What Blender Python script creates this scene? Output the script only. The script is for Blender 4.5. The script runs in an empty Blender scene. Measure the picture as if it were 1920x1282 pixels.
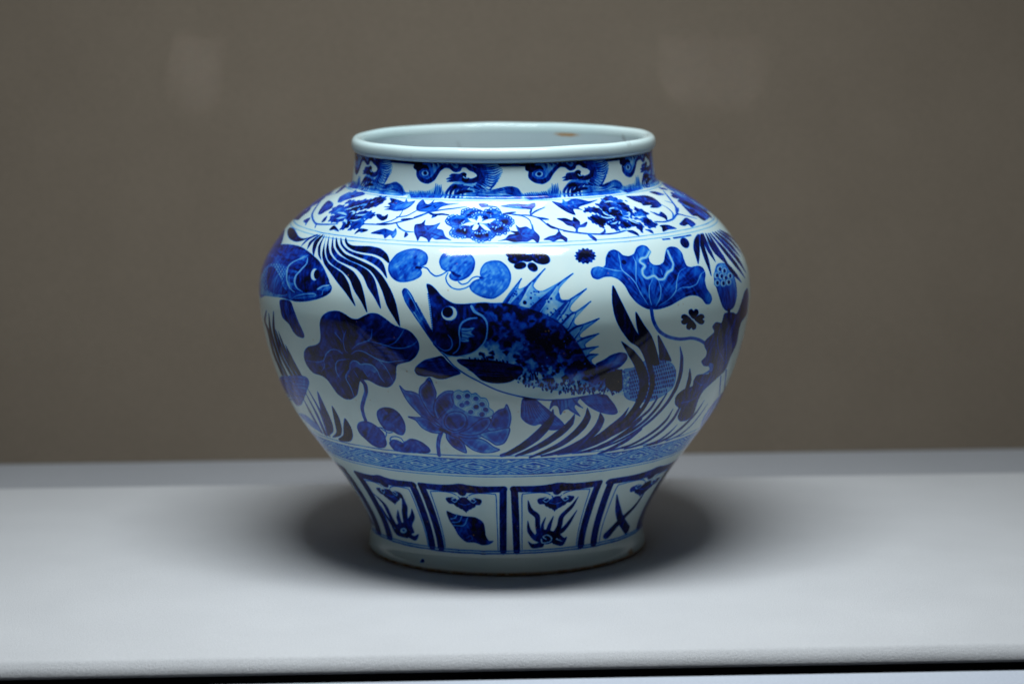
import bpy, math, random
import numpy as np
from mathutils import Matrix, Vector

# ------------------------------------------------------------------ camera
scene = bpy.context.scene
CAM_D, CAM_H = 1.93, 0.45422          # horizontal distance to the jar's axis, height above the platform
PITCH, YAW, ROLL = math.radians(9.2), math.radians(0.14), math.radians(0.45)
LENS = 100.0
FPX, PCX, PCY = 1920 * LENS / 36.0, 960.0, 641.0
_f = np.array([math.sin(YAW) * math.cos(PITCH), math.cos(YAW) * math.cos(PITCH), -math.sin(PITCH)])
_r = np.cross(_f, [0, 0, 1.0]); _r /= np.linalg.norm(_r)
_u = np.cross(_r, _f)
_c, _s = math.cos(ROLL), math.sin(ROLL)
_r, _u = _r * _c - _u * _s, _u * _c + _r * _s
CAM = np.array([0.0, -CAM_D, CAM_H])
cam_data = bpy.data.cameras.new('camera')
cam = bpy.data.objects.new('camera', cam_data)
scene.collection.objects.link(cam)
M4 = Matrix.Identity(4)
for i in range(3):
    M4[i][0], M4[i][1], M4[i][2], M4[i][3] = _r[i], _u[i], -_f[i], CAM[i]
cam.matrix_world = M4
cam_data.lens = LENS
cam_data.sensor_width = 36.0
cam_data.clip_start, cam_data.clip_end = 0.05, 60.0
cam_data.dof.use_dof = True
cam_data.dof.focus_distance = 1.80
cam_data.dof.aperture_fstop = 5.0
cam_data.dof.aperture_blades = 0
scene.camera = cam

# ------------------------------------------------------------------ world, lamps, exposure
world = bpy.data.worlds.new('World')
scene.world = world
world.use_nodes = True
bg = world.node_tree.nodes['Background']
bg.inputs[0].default_value = (1.0, 0.84, 0.66, 1)
bg.inputs[1].default_value = 0.012


def area_lamp(name, loc, target, sx, sy, power, color=(1, 1, 1), spread=math.pi):
    l = bpy.data.lights.new(name, 'AREA')
    l.shape = 'RECTANGLE'; l.size = sx; l.size_y = sy
    l.energy = power; l.color = color; l.spread = spread
    o = bpy.data.objects.new(name, l)
    scene.collection.objects.link(o)
    o.location = loc
    o.rotation_euler = (Vector(target) - Vector(loc)).to_track_quat('-Z', 'Y').to_euler()
    return o


COOL = (0.90, 0.97, 1.0)
area_lamp('case_ceiling_lamp', (0.0, -0.262, 0.88), (0, -0.262, 0.0), 0.54, 0.14, 6.7, COOL, math.radians(150))
area_lamp('soft_fill_lamp', (0.0, -0.05, 1.10), (0, -0.05, 0.0), 1.2, 0.5, 1.0, COOL)  # unseen fill, added to soften the jar's shadow and lift its lower half

scene.view_settings.view_transform = 'Standard'
scene.view_settings.look = 'None'
scene.view_settings.exposure = 0.0
scene.view_settings.gamma = 1.0
scene.render.engine = 'CYCLES'
scene.cycles.use_denoising = True
scene.cycles.max_bounces = 8
scene.render.resolution_x, scene.render.resolution_y = 1024, 683


# ------------------------------------------------------------------ materials
def new_mat(name):
    m = bpy.data.materials.new(name)
    m.use_nodes = True
    nt = m.node_tree
    return m, nt, nt.nodes['Principled BSDF']


def node(nt, kind, **kw):
    n = nt.nodes.new(kind)
    for k, v in kw.items():
        setattr(n, k, v)
    return n


def ramp(nt, stops, interp='LINEAR'):
    n = nt.nodes.new('ShaderNodeValToRGB')
    n.color_ramp.interpolation = interp
    e = n.color_ramp.elements
    while len(e) < len(stops):
        e.new(0.5)
    for el, (p, c) in zip(e, stops):
        el.position = p
        el.color = (c[0], c[1], c[2], 1)
    return n


def felt_material(name, c0, c1, scale, bump, dist, weave=False):
    m, nt, b = new_mat(name)
    tc = node(nt, 'ShaderNodeTexCoord')
    n1 = node(nt, 'ShaderNodeTexNoise'); n1.inputs['Scale'].default_value = scale
    n1.inputs['Detail'].default_value = 6; n1.inputs['Roughness'].default_value = 0.65
    n2 = node(nt, 'ShaderNodeTexNoise'); n2.inputs['Scale'].default_value = scale / 60
    n2.inputs['Detail'].default_value = 3
    src = tc.outputs['Object']
    if weave:
        mp = node(nt, 'ShaderNodeMapping'); mp.inputs['Scale'].default_value = (0.22, 1, 1.4)
        nt.links.new(src, mp.inputs[0]); nt.links.new(mp.outputs[0], n1.inputs['Vector'])
    else:
        nt.links.new(src, n1.inputs['Vector'])
    nt.links.new(src, n2.inputs['Vector'])
    mx = node(nt, 'ShaderNodeMath', operation='MULTIPLY_ADD')
    nt.links.new(n2.outputs[0], mx.inputs[0]); mx.inputs[1].default_value = 0.25
    nt.links.new(n1.outputs[0], mx.inputs[2])
    r = ramp(nt, [(0.40, c0), (0.85, c1)])
    nt.links.new(mx.outputs[0], r.inputs[0])
    nt.links.new(r.outputs[0], b.inputs['Base Color'])
    b.inputs['Roughness'].default_value = 0.95
    b.inputs['Specular IOR Level'].default_value = 0.15
    b.inputs['Sheen Weight'].default_value = 0.15
    b.inputs['Sheen Roughness'].default_value = 0.6
    bp = node(nt, 'ShaderNodeBump'); bp.inputs['Strength'].default_value = bump
    bp.inputs['Distance'].default_value = dist
    nt.links.new(n1.outputs[0], bp.inputs['Height'])
    nt.links.new(bp.outputs[0], b.inputs['Normal'])
    return m


MAT_WALL = felt_material('wall_cloth', (0.182, 0.146, 0.109), (0.245, 0.20, 0.152), 900, 0.35, 0.0008, True)
MAT_PLAT = felt_material('platform_felt', (0.53, 0.535, 0.555), (0.67, 0.675, 0.695), 950, 0.6, 0.0012)
MAT_FLOOR = felt_material('floor_felt', (0.33, 0.34, 0.37), (0.42, 0.43, 0.46), 700, 0.4, 0.0008)
MAT_LEDGE = felt_material('ledge_felt', (0.46, 0.50, 0.58), (0.58, 0.62, 0.70), 600, 0.4, 0.0008)
m, nt, b = new_mat('black_channel')
b.inputs['Base Color'].default_value = (0.006, 0.006, 0.007, 1); b.inputs['Roughness'].default_value = 0.9  # near black: the deep shade of the slot is put into its colour
b.inputs['Specular IOR Level'].default_value = 0.1
MAT_BLACK = m


def glaze_material(name, painted=True, interior=False):
    m, nt, b = new_mat(name)
    L = nt.links.new
    tc = node(nt, 'ShaderNodeTexCoord')
    big = node(nt, 'ShaderNodeTexNoise'); big.inputs['Scale'].default_value = 9; big.inputs['Detail'].default_value = 4
    fine = node(nt, 'ShaderNodeTexNoise'); fine.inputs['Scale'].default_value = 420; fine.inputs['Detail'].default_value = 3
    L(tc.outputs['Object'], big.inputs['Vector']); L(tc.outputs['Object'], fine.inputs['Vector'])
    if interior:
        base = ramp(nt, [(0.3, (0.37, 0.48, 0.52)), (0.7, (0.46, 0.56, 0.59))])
    else:
        base = ramp(nt, [(0.3, (0.465, 0.625, 0.645)), (0.7, (0.55, 0.67, 0.675))])
    L(big.outputs[0], base.inputs[0])
    col = base.outputs[0]
    if painted:
        at = node(nt, 'ShaderNodeAttribute'); at.attribute_name = 'cobalt'
        # grainy pigment: the density wobbles a little with a fine noise
        ns = node(nt, 'ShaderNodeMath', operation='MULTIPLY_ADD')
        L(fine.outputs[0], ns.inputs[0]); ns.inputs[1].default_value = 0.34; ns.inputs[2].default_value = 0.83
        mu = node(nt, 'ShaderNodeMath', operation='MULTIPLY'); mu.use_clamp = True
        L(at.outputs['Fac'], mu.inputs[0]); L(ns.outputs[0], mu.inputs[1])
        blue = ramp(nt, [(0.0, (1, 1, 1)), (0.10, (0.52, 0.80, 1.0)), (0.25, (0.11, 0.42, 0.99)),
                         (0.42, (0.012, 0.165, 0.86)), (0.58, (0.004, 0.055, 0.58)), (0.74, (0.003, 0.018, 0.28)),
                         (0.88, (0.004, 0.008, 0.10)), (1.0, (0.005, 0.006, 0.024))])
        L(mu.outputs[0], blue.inputs[0])
        mm = node(nt, 'ShaderNodeMix', data_type='RGBA', blend_type='MULTIPLY')
        mm.inputs['Factor'].default_value = 1.0
        L(col, mm.inputs['A']); L(blue.outputs[0], mm.inputs['B'])
        col = mm.outputs['Result']
        ir = node(nt, 'ShaderNodeAttribute'); ir.attribute_name = 'iron'
        rust = ramp(nt, [(0.35, (0.26, 0.15, 0.065)), (0.7, (0.46, 0.28, 0.13))])
        L(fine.outputs[0], rust.inputs[0])
        m2 = node(nt, 'ShaderNodeMix', data_type='RGBA')
        L(ir.outputs['Fac'], m2.inputs['Factor']); L(col, m2.inputs['A']); L(rust.outputs[0], m2.inputs['B'])
        col = m2.outputs['Result']
    else:
        # pinholes and kiln grit in the glaze
        pit = node(nt, 'ShaderNodeTexNoise'); pit.inputs['Scale'].default_value = 75; pit.inputs['Detail'].default_value = 2
        L(tc.outputs['Object'], pit.inputs['Vector'])
        pr = ramp(nt, [(0.66, (0, 0, 0)), (0.74, (1, 1, 1))])
        L(pit.outputs[0], pr.inputs[0])
        pf = node(nt, 'ShaderNodeMath', operation='MULTIPLY'); L(pr.outputs[0], pf.inputs[0])
        pf.inputs[1].default_value = 0.6 if interior else 0.4
        m2 = node(nt, 'ShaderNodeMix', data_type='RGBA')
        L(pf.outputs[0], m2.inputs['Factor']); L(col, m2.inputs['A']); m2.inputs['B'].default_value = (0.16, 0.16, 0.15, 1)
        col = m2.outputs['Result']
        if interior:
            # one ochre kiln stain high on the far inner wall
            ds = node(nt, 'ShaderNodeVectorMath', operation='SUBTRACT'); L(tc.outputs['Object'], ds.inputs[0])
            ds.inputs[1].default_value = (0.047, 0.083, 0.2765)
            sc = node(nt, 'ShaderNodeVectorMath', operation='MULTIPLY'); L(ds.outputs[0], sc.inputs[0])
            sc.inputs[1].default_value = (48, 48, 330)
            ln = node(nt, 'ShaderNodeVectorMath', operation='LENGTH'); L(sc.outputs[0], ln.inputs[0])
            ad = node(nt, 'ShaderNodeMath', operation='MULTIPLY_ADD'); L(pit.outputs[0], ad.inputs[0])
            ad.inputs[1].default_value = 0.9; L(ln.outputs['Value'], ad.inputs[2])
            rr = ramp(nt, [(0.75, (1, 1, 1)), (1.0, (0, 0, 0))]); L(ad.outputs[0], rr.inputs[0])
            m3 = node(nt, 'ShaderNodeMix', data_type='RGBA')
            L(rr.outputs[0], m3.inputs['Factor']); L(col, m3.inputs['A']); m3.inputs['B'].default_value = (0.36, 0.24, 0.13, 1)
            col = m3.outputs['Result']
    L(col, b.inputs['Base Color'])
    rg = node(nt, 'ShaderNodeMath', operation='MULTIPLY_ADD')
    L(big.outputs[0], rg.inputs[0]); rg.inputs[1].default_value = 0.06; rg.inputs[2].default_value = 0.045
    L(rg.outputs[0], b.inputs['Roughness'])
    b.inputs['IOR'].default_value = 1.45
    b.inputs['Specular IOR Level'].default_value = 0.37
    bp = node(nt, 'ShaderNodeBump'); bp.inputs['Strength'].default_value = 0.05; bp.inputs['Distance'].default_value = 0.0003
    mid = node(nt, 'ShaderNodeTexNoise'); mid.inputs['Scale'].default_value = 55; mid.inputs['Detail'].default_value = 5
    L(tc.outputs['Object'], mid.inputs['Vector'])
    L(mid.outputs[0], bp.inputs['Height']); L(bp.outputs[0], b.inputs['Normal'])
    return m


MAT_GLAZE = glaze_material('painted_glaze', True)
MAT_RIM = glaze_material('plain_glaze', False)
MAT_INSIDE = glaze_material('inner_glaze', False, True)
m, nt, b = new_mat('unglazed_clay')
b.inputs['Base Color'].default_value = (0.20, 0.13, 0.07, 1); b.inputs['Roughness'].default_value = 0.9
MAT_CLAY = m


# ------------------------------------------------------------------ helpers
def link(o, parent=None):
    scene.collection.objects.link(o)
    if parent:
        o.parent = parent
    return o


def mesh_np(name, co, quads, mat, parent=None, attrs=None, smooth=True):
    me = bpy.data.meshes.new(name)
    n, q = len(co), len(quads)
    me.vertices.add(n)
    me.vertices.foreach_set('co', np.ascontiguousarray(co, dtype=np.float32).ravel())
    me.loops.add(q * 4)
    me.loops.foreach_set('vertex_index', np.ascontiguousarray(quads, dtype=np.int32).ravel())
    me.polygons.add(q)
    me.polygons.foreach_set('loop_start', np.arange(0, q * 4, 4, dtype=np.int32))
    me.polygons.foreach_set('use_smooth', np.full(q, smooth, dtype=bool))
    me.update(calc_edges=True)
    for an, av in (attrs or {}).items():
        a = me.attributes.new(an, 'FLOAT', 'POINT')
        a.data.foreach_set('value', np.ascontiguousarray(av, dtype=np.float32))
    me.materials.append(mat)
    return link(bpy.data.objects.new(name, me), parent)


def tag(o, label=None, category=None, group=None, kind=None):
    for k, v in (('label', label), ('category', category), ('group', group), ('kind', kind)):
        if v:
            o[k] = v
    return o


def prism_x(name, prof, x0, x1, nx, mat, jitter=0.0, smooth=True, seed=1):
    """a closed (y, z) outline swept along x with end caps"""
    rng = np.random.default_rng(seed)
    prof = np.array(prof, float); k = len(prof)
    xs = np.linspace(x0, x1, nx)
    co = np.zeros((nx, k, 3))
    co[:, :, 0] = xs[:, None]; co[:, :, 1] = prof[None, :, 0]; co[:, :, 2] = prof[None, :, 1]
    if jitter:
        t = np.linspace(0, 1, nx)
        w = sum(a * np.sin(2 * np.pi * (f * t + rng.random())) for a, f in ((1, 3), (.6, 7), (.4, 15), (.25, 33)))
        co[:, :, 2] += jitter * w[:, None] * (prof[None, :, 1] > prof[:, 1].max() - 0.004) * (prof[None, :, 0] < prof[:, 0].min() + 0.02)
    me = bpy.data.meshes.new(name)
    verts = co.reshape(-1, 3)
    faces = [(i * k + j, i * k + (j + 1) % k, (i + 1) * k + (j + 1) % k, (i + 1) * k + j) for i in range(nx - 1) for j in range(k)]
    faces += [tuple(range(k))[::-1], tuple((nx - 1) * k + j for j in range(k))]
    me.from_pydata([tuple(v) for v in verts], [], faces)
    me.update()
    for p in me.polygons:
        p.use_smooth = smooth and len(p.vertices) == 4
    me.materials.append(mat)
    return link(bpy.data.objects.new(name, me))


# ------------------------------------------------------------------ the showcase
CASE_YAW = math.radians(2.0)
FRONT, BACK, WALL = -0.290, 0.212, 0.362


def turn(o):
    o.rotation_euler[2] = CASE_YAW
    return o


def arc(cy, cz, r, a0, a1, n):
    return [(cy + r * math.cos(math.radians(a0 + (a1 - a0) * i / (n - 1))), cz + r * math.sin(math.radians(a0 + (a1 - a0) * i / (n - 1)))) for i in range(n)]


# felt-wrapped platform the jar stands on: soft front and back edge
prof = (arc(FRONT + 0.0095, -0.0060, 0.0060, 90, 128, 6) + [(FRONT + 0.0036, -0.0032), (FRONT + 0.0018, -0.0055), (FRONT + 0.0010, -0.0080), (FRONT + 0.0008, -0.0096), (FRONT + 0.004, -0.0102)]
        + arc(BACK - 0.003, -0.0085, 0.003, 270, 360, 5) + arc(BACK - 0.0045, -0.0045, 0.0045, 0, 90, 7))
plat = turn(prism_x('display_platform', prof, -1.1, 1.1, 240, MAT_PLAT, jitter=0.00012))
tag(plat, 'low pale grey felt covered platform under the blue and white jar', 'platform')
# floor of the case: behind the platform, and the front ledge beyond the black channel
fl = turn(prism_x('case_floor', [(FRONT + 0.03, -0.0125), (WALL + 0.3, -0.0125), (WALL + 0.3, -0.06), (FRONT + 0.03, -0.06)], -1.4, 1.4, 2, MAT_FLOOR, smooth=False))
tag(fl, kind='structure')
ch = turn(prism_x('black_channel', [(FRONT - 0.05, -0.075), (FRONT + 0.029, -0.075), (FRONT + 0.029, -0.10), (FRONT - 0.05, -0.10)], -1.4, 1.4, 2, MAT_BLACK, smooth=False))
tag(ch, kind='structure')
cw = turn(prism_x('channel_wall', [(FRONT + 0.012, -0.0130), (FRONT + 0.029, -0.0130), (FRONT + 0.029, -0.0745), (FRONT + 0.012, -0.0745)], -1.4, 1.4, 2, MAT_BLACK, smooth=False))
tag(cw, kind='structure')
lg = turn(prism_x('front_ledge', arc(FRONT - 0.0175, -0.0110, 0.0012, 0, 90, 5) + [(FRONT - 0.048, -0.0098), (FRONT - 0.048, -0.07), (FRONT - 0.0163, -0.07)], -1.4, 1.4, 2, MAT_LEDGE, smooth=False))
tag(lg, kind='structure')
wl = turn(prism_x('back_wall', [(WALL, -0.0122), (WALL, 1.6), (WALL + 0.05, 1.6), (WALL + 0.05, -0.0122)], -1.6, 1.6, 2, MAT_WALL, smooth=False))
tag(wl, kind='structure')

# two faint glass reflections, imitated on the cloth wall by added narrow-beam lamps
def wall_point(x, y):
    d = _f + _r * ((x - PCX) / FPX) - _u * ((y - PCY) / FPX)
    n = np.array([-math.sin(CASE_YAW), math.cos(CASE_YAW), 0.0])
    return CAM + d * ((WALL - CAM @ n) / (d @ n))


for (px_, py_, w_, h_, e_) in ((368, 136, 0.040, 0.034, 0.0010), (1338, 134, 0.084, 0.034, 0.0019)):
    c_ = wall_point(px_, py_)
    area_lamp('reflection_patch_lamp', (c_[0] + 0.02, c_[1] - 0.45, c_[2] + 0.55), tuple(c_), w_, h_, e_, (0.85, 0.95, 1.0), math.radians(1.5))

# ------------------------------------------------------------------ jar: profile
PZR = [(0.2742, 0.1012), (0.2700, 0.1014), (0.2640, 0.1020), (0.2580, 0.1029), (0.2545, 0.1036), (0.2527, 0.1046), (0.2513, 0.1068),
       (0.2497, 0.1100), (0.2444, 0.1208), (0.2371, 0.1325), (0.2265, 0.1449), (0.2203, 0.1507), (0.2093, 0.1587), (0.2004, 0.1637),
       (0.1916, 0.1667), (0.1802, 0.1680), (0.1735, 0.1678), (0.1639, 0.1668), (0.1487, 0.1641), (0.1365, 0.1608), (0.1246, 0.1570),
       (0.1149, 0.1531), (0.1014, 0.1466), (0.0898, 0.1391), (0.0778, 0.1303), (0.0636, 0.1199), (0.0534, 0.1126), (0.0413, 0.1052),
       (0.0300, 0.0991), (0.0194, 0.0950), (0.0126, 0.0943), (0.0057, 0.0956), (0.0022, 0.0960), (0.0004, 0.0950)]


def catmull(p, closed=False, n=6):
    p = np.asarray(p, float)
    if len(p) < 3:
        if len(p) == 2:
            return p[0] + (p[1] - p[0]) * np.linspace(0, 1, n + 1)[:, None]
        return p
    if closed:
        q = np.vstack([p[-1], p, p[0], p[1]])
    else:
        q = np.vstack([2 * p[0] - p[1], p, 2 * p[-1] - p[-2]])
    out = []
    t = np.linspace(0, 1, n, endpoint=False)[:, None]
    for i in range(1, len(q) - 2):
        a, b_, c, d = q[i - 1], q[i], q[i + 1], q[i + 2]
        # tension 0.8 keeps the pointed tips pointed
        m1, m2 = 0.42 * (c - a), 0.42 * (d - b_)
        out.append((2 * t ** 3 - 3 * t ** 2 + 1) * b_ + (t ** 3 - 2 * t ** 2 + t) * m1 + (-2 * t ** 3 + 3 * t ** 2) * c + (t ** 3 - t ** 2) * m2)
    out = np.vstack(out)
    return out if closed else np.vstack([out, p[-1]])


_pp = catmull(np.array(PZR), False, 14)
for _ in range(30):
    _pp[1:-1] = 0.25 * _pp[:-2] + 0.5 * _pp[1:-1] + 0.25 * _pp[2:]
_sl = np.concatenate([[0], np.cumsum(np.hypot(*np.diff(_pp, axis=0).T))])
S_TOT = _sl[-1]


def r_of_z(z):
    return np.interp(z, _pp[::-1, 0], _pp[::-1, 1])


def s_of_z(z):
    return np.interp(z, _pp[::-1, 0], _sl[::-1])


def cast(px):
    """photo pixel -> (angle, arc length) on the jar's wall"""
    px = np.atleast_2d(np.asarray(px, float))
    d = _f + _r * ((px[:, 0:1] - PCX) / FPX) - _u * ((px[:, 1:2] - PCY) / FPX)
    t = np.linspace(1.72, 2.02, 420)
    P = CAM + d[:, None, :] * t[None, :, None]
    rho = np.hypot(P[..., 0], P[..., 1])
    zc = np.clip(P[..., 2], 0.0004, 0.2742)
    g = rho - r_of_z(zc)
    hit = g < 0
    i = np.where(hit.any(1), hit.argmax(1), g.argmin(1))
    i0 = np.maximum(i - 1, 0)
    k = np.arange(len(px))
    ga, gb = g[k, i0], g[k, i]
    w = np.where(hit.any(1) & (ga > gb), ga / np.maximum(ga - gb, 1e-9), 1.0)
    Q = P[k, i0] + (P[k, i] - P[k, i0]) * w[:, None]
    return np.stack([np.arctan2(Q[:, 0], -Q[:, 1]), s_of_z(np.clip(Q[:, 2], 0.0004, 0.2742))], 1)


# ------------------------------------------------------------------ jar: the brush painting, as cobalt density on the wall's vertices
STEP = 0.00042
NR = int(S_TOT / STEP) + 1
SV = np.linspace(0, S_TOT, NR)
ZV = np.interp(SV, _sl, _pp[:, 0]); RV = np.interp(SV, _sl, _pp[:, 1])
HALF = math.radians(100)
NC = int(2 * HALF * 0.168 / STEP) + 1
TH = np.linspace(-HALF, HALF, NC)
DEN = np.zeros((NR, NC), np.float32)
IRON = np.zeros((NR, NC), np.float32)
PID = np.zeros((NR, NC), np.int16)
PX = 0.000364                                      # metres per photo pixel at the jar


def vnoise(su, sv, seed, octaves=3, rot=False):
    if rot:                                           # two lattices at odd angles, so that no grid shows
        return 0.75 * (_rnoise(su, seed, octaves, 0.5) + _rnoise(su, seed + 50, octaves, 1.2))
    rng = np.random.default_rng(seed)
    out = np.zeros((NR, NC), np.float32); amp = 1.0; tot = 0
    for o in range(octaves):
        u = (TH * 0.16 + 1.0) / (su / 2 ** o); v = SV / (sv / 2 ** o)
        nu, nv = int(u.max()) + 3, int(v.max()) + 3
        g = rng.random((nv, nu)).astype(np.float32) * 2 - 1
        iu, iv = u.astype(int), v.astype(int)
        fu, fv = u - iu, v - iv
        fu = fu * fu * (3 - 2 * fu); fv = (fv * fv * (3 - 2 * fv))[:, None]
        a = g[iv][:, iu] * (1 - fu) + g[iv][:, iu + 1] * fu
        b_ = g[iv + 1][:, iu] * (1 - fu) + g[iv + 1][:, iu + 1] * fu
        out += amp * (a * (1 - fv) + b_ * fv); tot += amp; amp *= 0.55
    return (out / tot * 1.6).astype(np.float32)


def _rnoise(sc, seed, octaves, ang, stretch=1.0):
    rng = np.random.default_rng(seed)
    X, Y = np.meshgrid(TH * 0.16 + 1.0, SV + 1.0)
    A = (X * math.cos(ang) + Y * math.sin(ang)); A -= A.min(); B = (-X * math.sin(ang) + Y * math.cos(ang)); B -= B.min()
    out = np.zeros((NR, NC), np.float32); amp = 1.0; tot = 0
    for o in range(octaves):
        u = A / (sc * stretch / 2 ** o); v = B / (sc / 2 ** o)
        iu, iv = u.astype(int), v.astype(int)
        g = rng.random((iv.max() + 2, iu.max() + 2)).astype(np.float32) * 2 - 1
        fu, fv = (u - iu).astype(np.float32), (v - iv).astype(np.float32)
        fu = fu * fu * (3 - 2 * fu); fv = fv * fv * (3 - 2 * fv)
        out += amp * ((g[iv, iu] * (1 - fu) + g[iv, iu + 1] * fu) * (1 - fv) + (g[iv + 1, iu] * (1 - fu) + g[iv + 1, iu + 1] * fu) * fv)
        tot += amp; amp *= 0.6
    return out / tot * 1.5


N_ISO = vnoise(0.006, 0.006, 1, 3, True)
N_BIG = vnoise(0.018, 0.018, 2, 3, True)
N_HOR = vnoise(0.012, 0.0016, 3)
N_VER = vnoise(0.0016, 0.012, 4)
N_BLOT = vnoise(0.0065, 0.0065, 5, 3, True)
N_FINE = vnoise(0.0018, 0.0018, 6, 2, True)
NOISE = {'iso': N_ISO, 'big': N_BIG, 'hor': N_HOR, 'ver': N_VER, 'fine': N_FINE}

FR = {'A': (640, 210, 6.0), 'B': (940, 210, 6.0), 'C': (500, 320, 6.0), 'D': (780, 320, 6.0), 'E': (1060, 320, 6.0),
      'G': (470, 420, 5.828), 'H': (470, 620, 5.575), 'I': (700, 440, 5.828), 'J': (740, 500, 6.41), 'K': (920, 490, 6.41),
      'L': (1080, 440, 5.341), 'M': (740, 640, 5.827), 'N': (940, 640, 5.827), 'O': (1120, 600, 4.93), 'Q': (580, 800, 4.421),
      'R': (920, 800, 4.42), 'P': (0, 0, 1.0)}
CUR = {'id': 0, 'dth': 0.0, 'fr': 'P'}
IDS = {}


def px(pts, fr=None):
    x0, y0, k = FR[fr or CUR['fr']]
    p = np.atleast_2d(np.asarray(pts, float))
    return np.stack([x0 + p[:, 0] / k, y0 + p[:, 1] / k], 1)


def begin(fr, band=None, name=None, label=None):
    CUR['fr'] = fr
    if name is None:
        CUR['id'] = 0
    else:
        CUR['id'] = len(IDS) + 1
        IDS[CUR['id']] = (band, name, label)


def surf(pts, fr=None):
    if fr == 'TS':
        q = np.asarray(pts, float).copy()
    else:
        q = cast(px(pts, fr))
    q[:, 0] += CUR['dth']
    return q


def metric(q):
    """how much the wall at this spot is foreshortened for the eye that took the brush widths: (along the ring, down the wall)"""
    th = q[:, 0].mean() - CUR['dth']; s = q[:, 1].mean()
    dz = (np.interp(s + 0.001, _sl, _pp[:, 0]) - np.interp(s - 0.001, _sl, _pp[:, 0])) / 0.002
    dr = (np.interp(s + 0.001, _sl, _pp[:, 1]) - np.interp(s - 0.001, _sl, _pp[:, 1])) / 0.002
    return max(math.cos(th), 0.3), max(abs(dz * 0.988 - dr * math.cos(th) * 0.155), 0.35)


def window(q, pad, r0):
    c0, c1 = np.searchsorted(TH, [q[:, 0].min() - pad / r0, q[:, 0].max() + pad / r0])
    r0_, r1_ = np.searchsorted(SV, [q[:, 1].min() - pad, q[:, 1].max() + pad])
    return slice(r0_, r1_), slice(c0, c1)


def seg_sd(q, rad, x, y, limit, closed):
    """min over segments of (distance - radius), only computed near each segment"""
    sd = np.full((len(y), len(x)), 9.0, np.float32)
    n = len(q)
    for i in range(n if closed else max(n - 1, 1)):
        a = q[i]; b_ = q[(i + 1) % n] if n > 1 else q[i]
        ra = rad[i]; rb = rad[(i + 1) % n] if n > 1 else rad[i]
        pad = limit + max(ra, rb)
        j0, j1 = np.searchsorted(x, [min(a[0], b_[0]) - pad, max(a[0], b_[0]) + pad])
        i0, i1 = np.searchsorted(y, [min(a[1], b_[1]) - pad, max(a[1], b_[1]) + pad])
        if j1 <= j0 or i1 <= i0:
            continue
        dx, dy = b_[0] - a[0], b_[1] - a[1]
        L2 = dx * dx + dy * dy + 1e-14
        X = x[None, j0:j1] - a[0]; Y = y[i0:i1, None] - a[1]
        t = np.clip((X * dx + Y * dy) / L2, 0, 1)
        dd = np.hypot(X - t * dx, Y - t * dy) - (ra + (rb - ra) * t)
        w = sd[i0:i1, j0:j1]
        np.minimum(w, dd, out=w)
    return sd


AA = 0.00036


def blend(sl, a, d, mode='over', mark=True):
    cur = DEN[sl]
    if mode == 'over':
        cur[...] = cur * (1 - a) + d * a
    elif mode == 'max':
        cur[...] = np.maximum(cur, d * a)
    elif mode == 'add':
        cur[...] = np.minimum(cur + d * a, 1.1)
    if mark and CUR['id']:
        PID[sl][a > 0.4] = CUR['id']


def poly(pts, d, fr=None, edge=0.0, ew=2.5, nz='iso', na=0.12, n=6, smooth=True, mode='over', grad=None, mark=True, soft=1.0):
    if fr == 'TS':
        q = surf(pts, 'TS')
    else:
        p = np.asarray(pts, float)
        q = surf(catmull(p, True, n) if smooth else p, fr)
    r0 = float(np.interp(q[:, 1].mean(), SV, RV))
    fx, fy = metric(q)
    sl = window(q, 0.005, r0)
    x = TH[sl[1]] * (r0 * fx); y = SV[sl[0]] * fy
    if len(x) < 2 or len(y) < 2:
        return
    qq = np.stack([q[:, 0] * (r0 * fx), q[:, 1] * fy], 1)
    cnt = np.zeros((len(y), len(x) + 1), np.int32)
    for i in range(len(qq)):
        a, b_ = qq[i], qq[(i + 1) % len(qq)]
        lo, hi = min(a[1], b_[1]), max(a[1], b_[1])
        i0, i1 = np.searchsorted(y, [lo, hi])
        if i1 <= i0:
            continue
        yy = y[i0:i1]
        xc = a[0] + (b_[0] - a[0]) * (yy - a[1]) / (b_[1] - a[1])
        np.add.at(cnt, (np.arange(i0, i1), np.searchsorted(x, xc)), 1)
    inside = (np.cumsum(cnt, 1)[:, :-1] % 2) == 1
    lim = max(ew * PX, 2 * AA * soft)
    dist = seg_sd(qq, np.zeros(len(qq)), x, y, lim, True)
    sd = np.where(inside, -dist, dist)
    a = np.clip(0.5 - sd / (AA * soft), 0, 1)
    dd = d(sl) if callable(d) else np.full(a.shape, d, np.float32)
    if na:
        dd = dd * (1 + na * NOISE[nz][sl] + 0.5 * na * N_BIG[sl])
    if grad:                                            # (density added at top, at bottom)
        v = (y - y.min()) / (y.max() - y.min())
        dd = dd + (grad[0] * (1 - v) + grad[1] * v)[:, None]
    if edge:
        dd = dd + edge * np.clip(1 - dist / (ew * PX), 0, 1)
    blend(sl, a, np.clip(dd, 0, 1.1), mode, mark)


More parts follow.
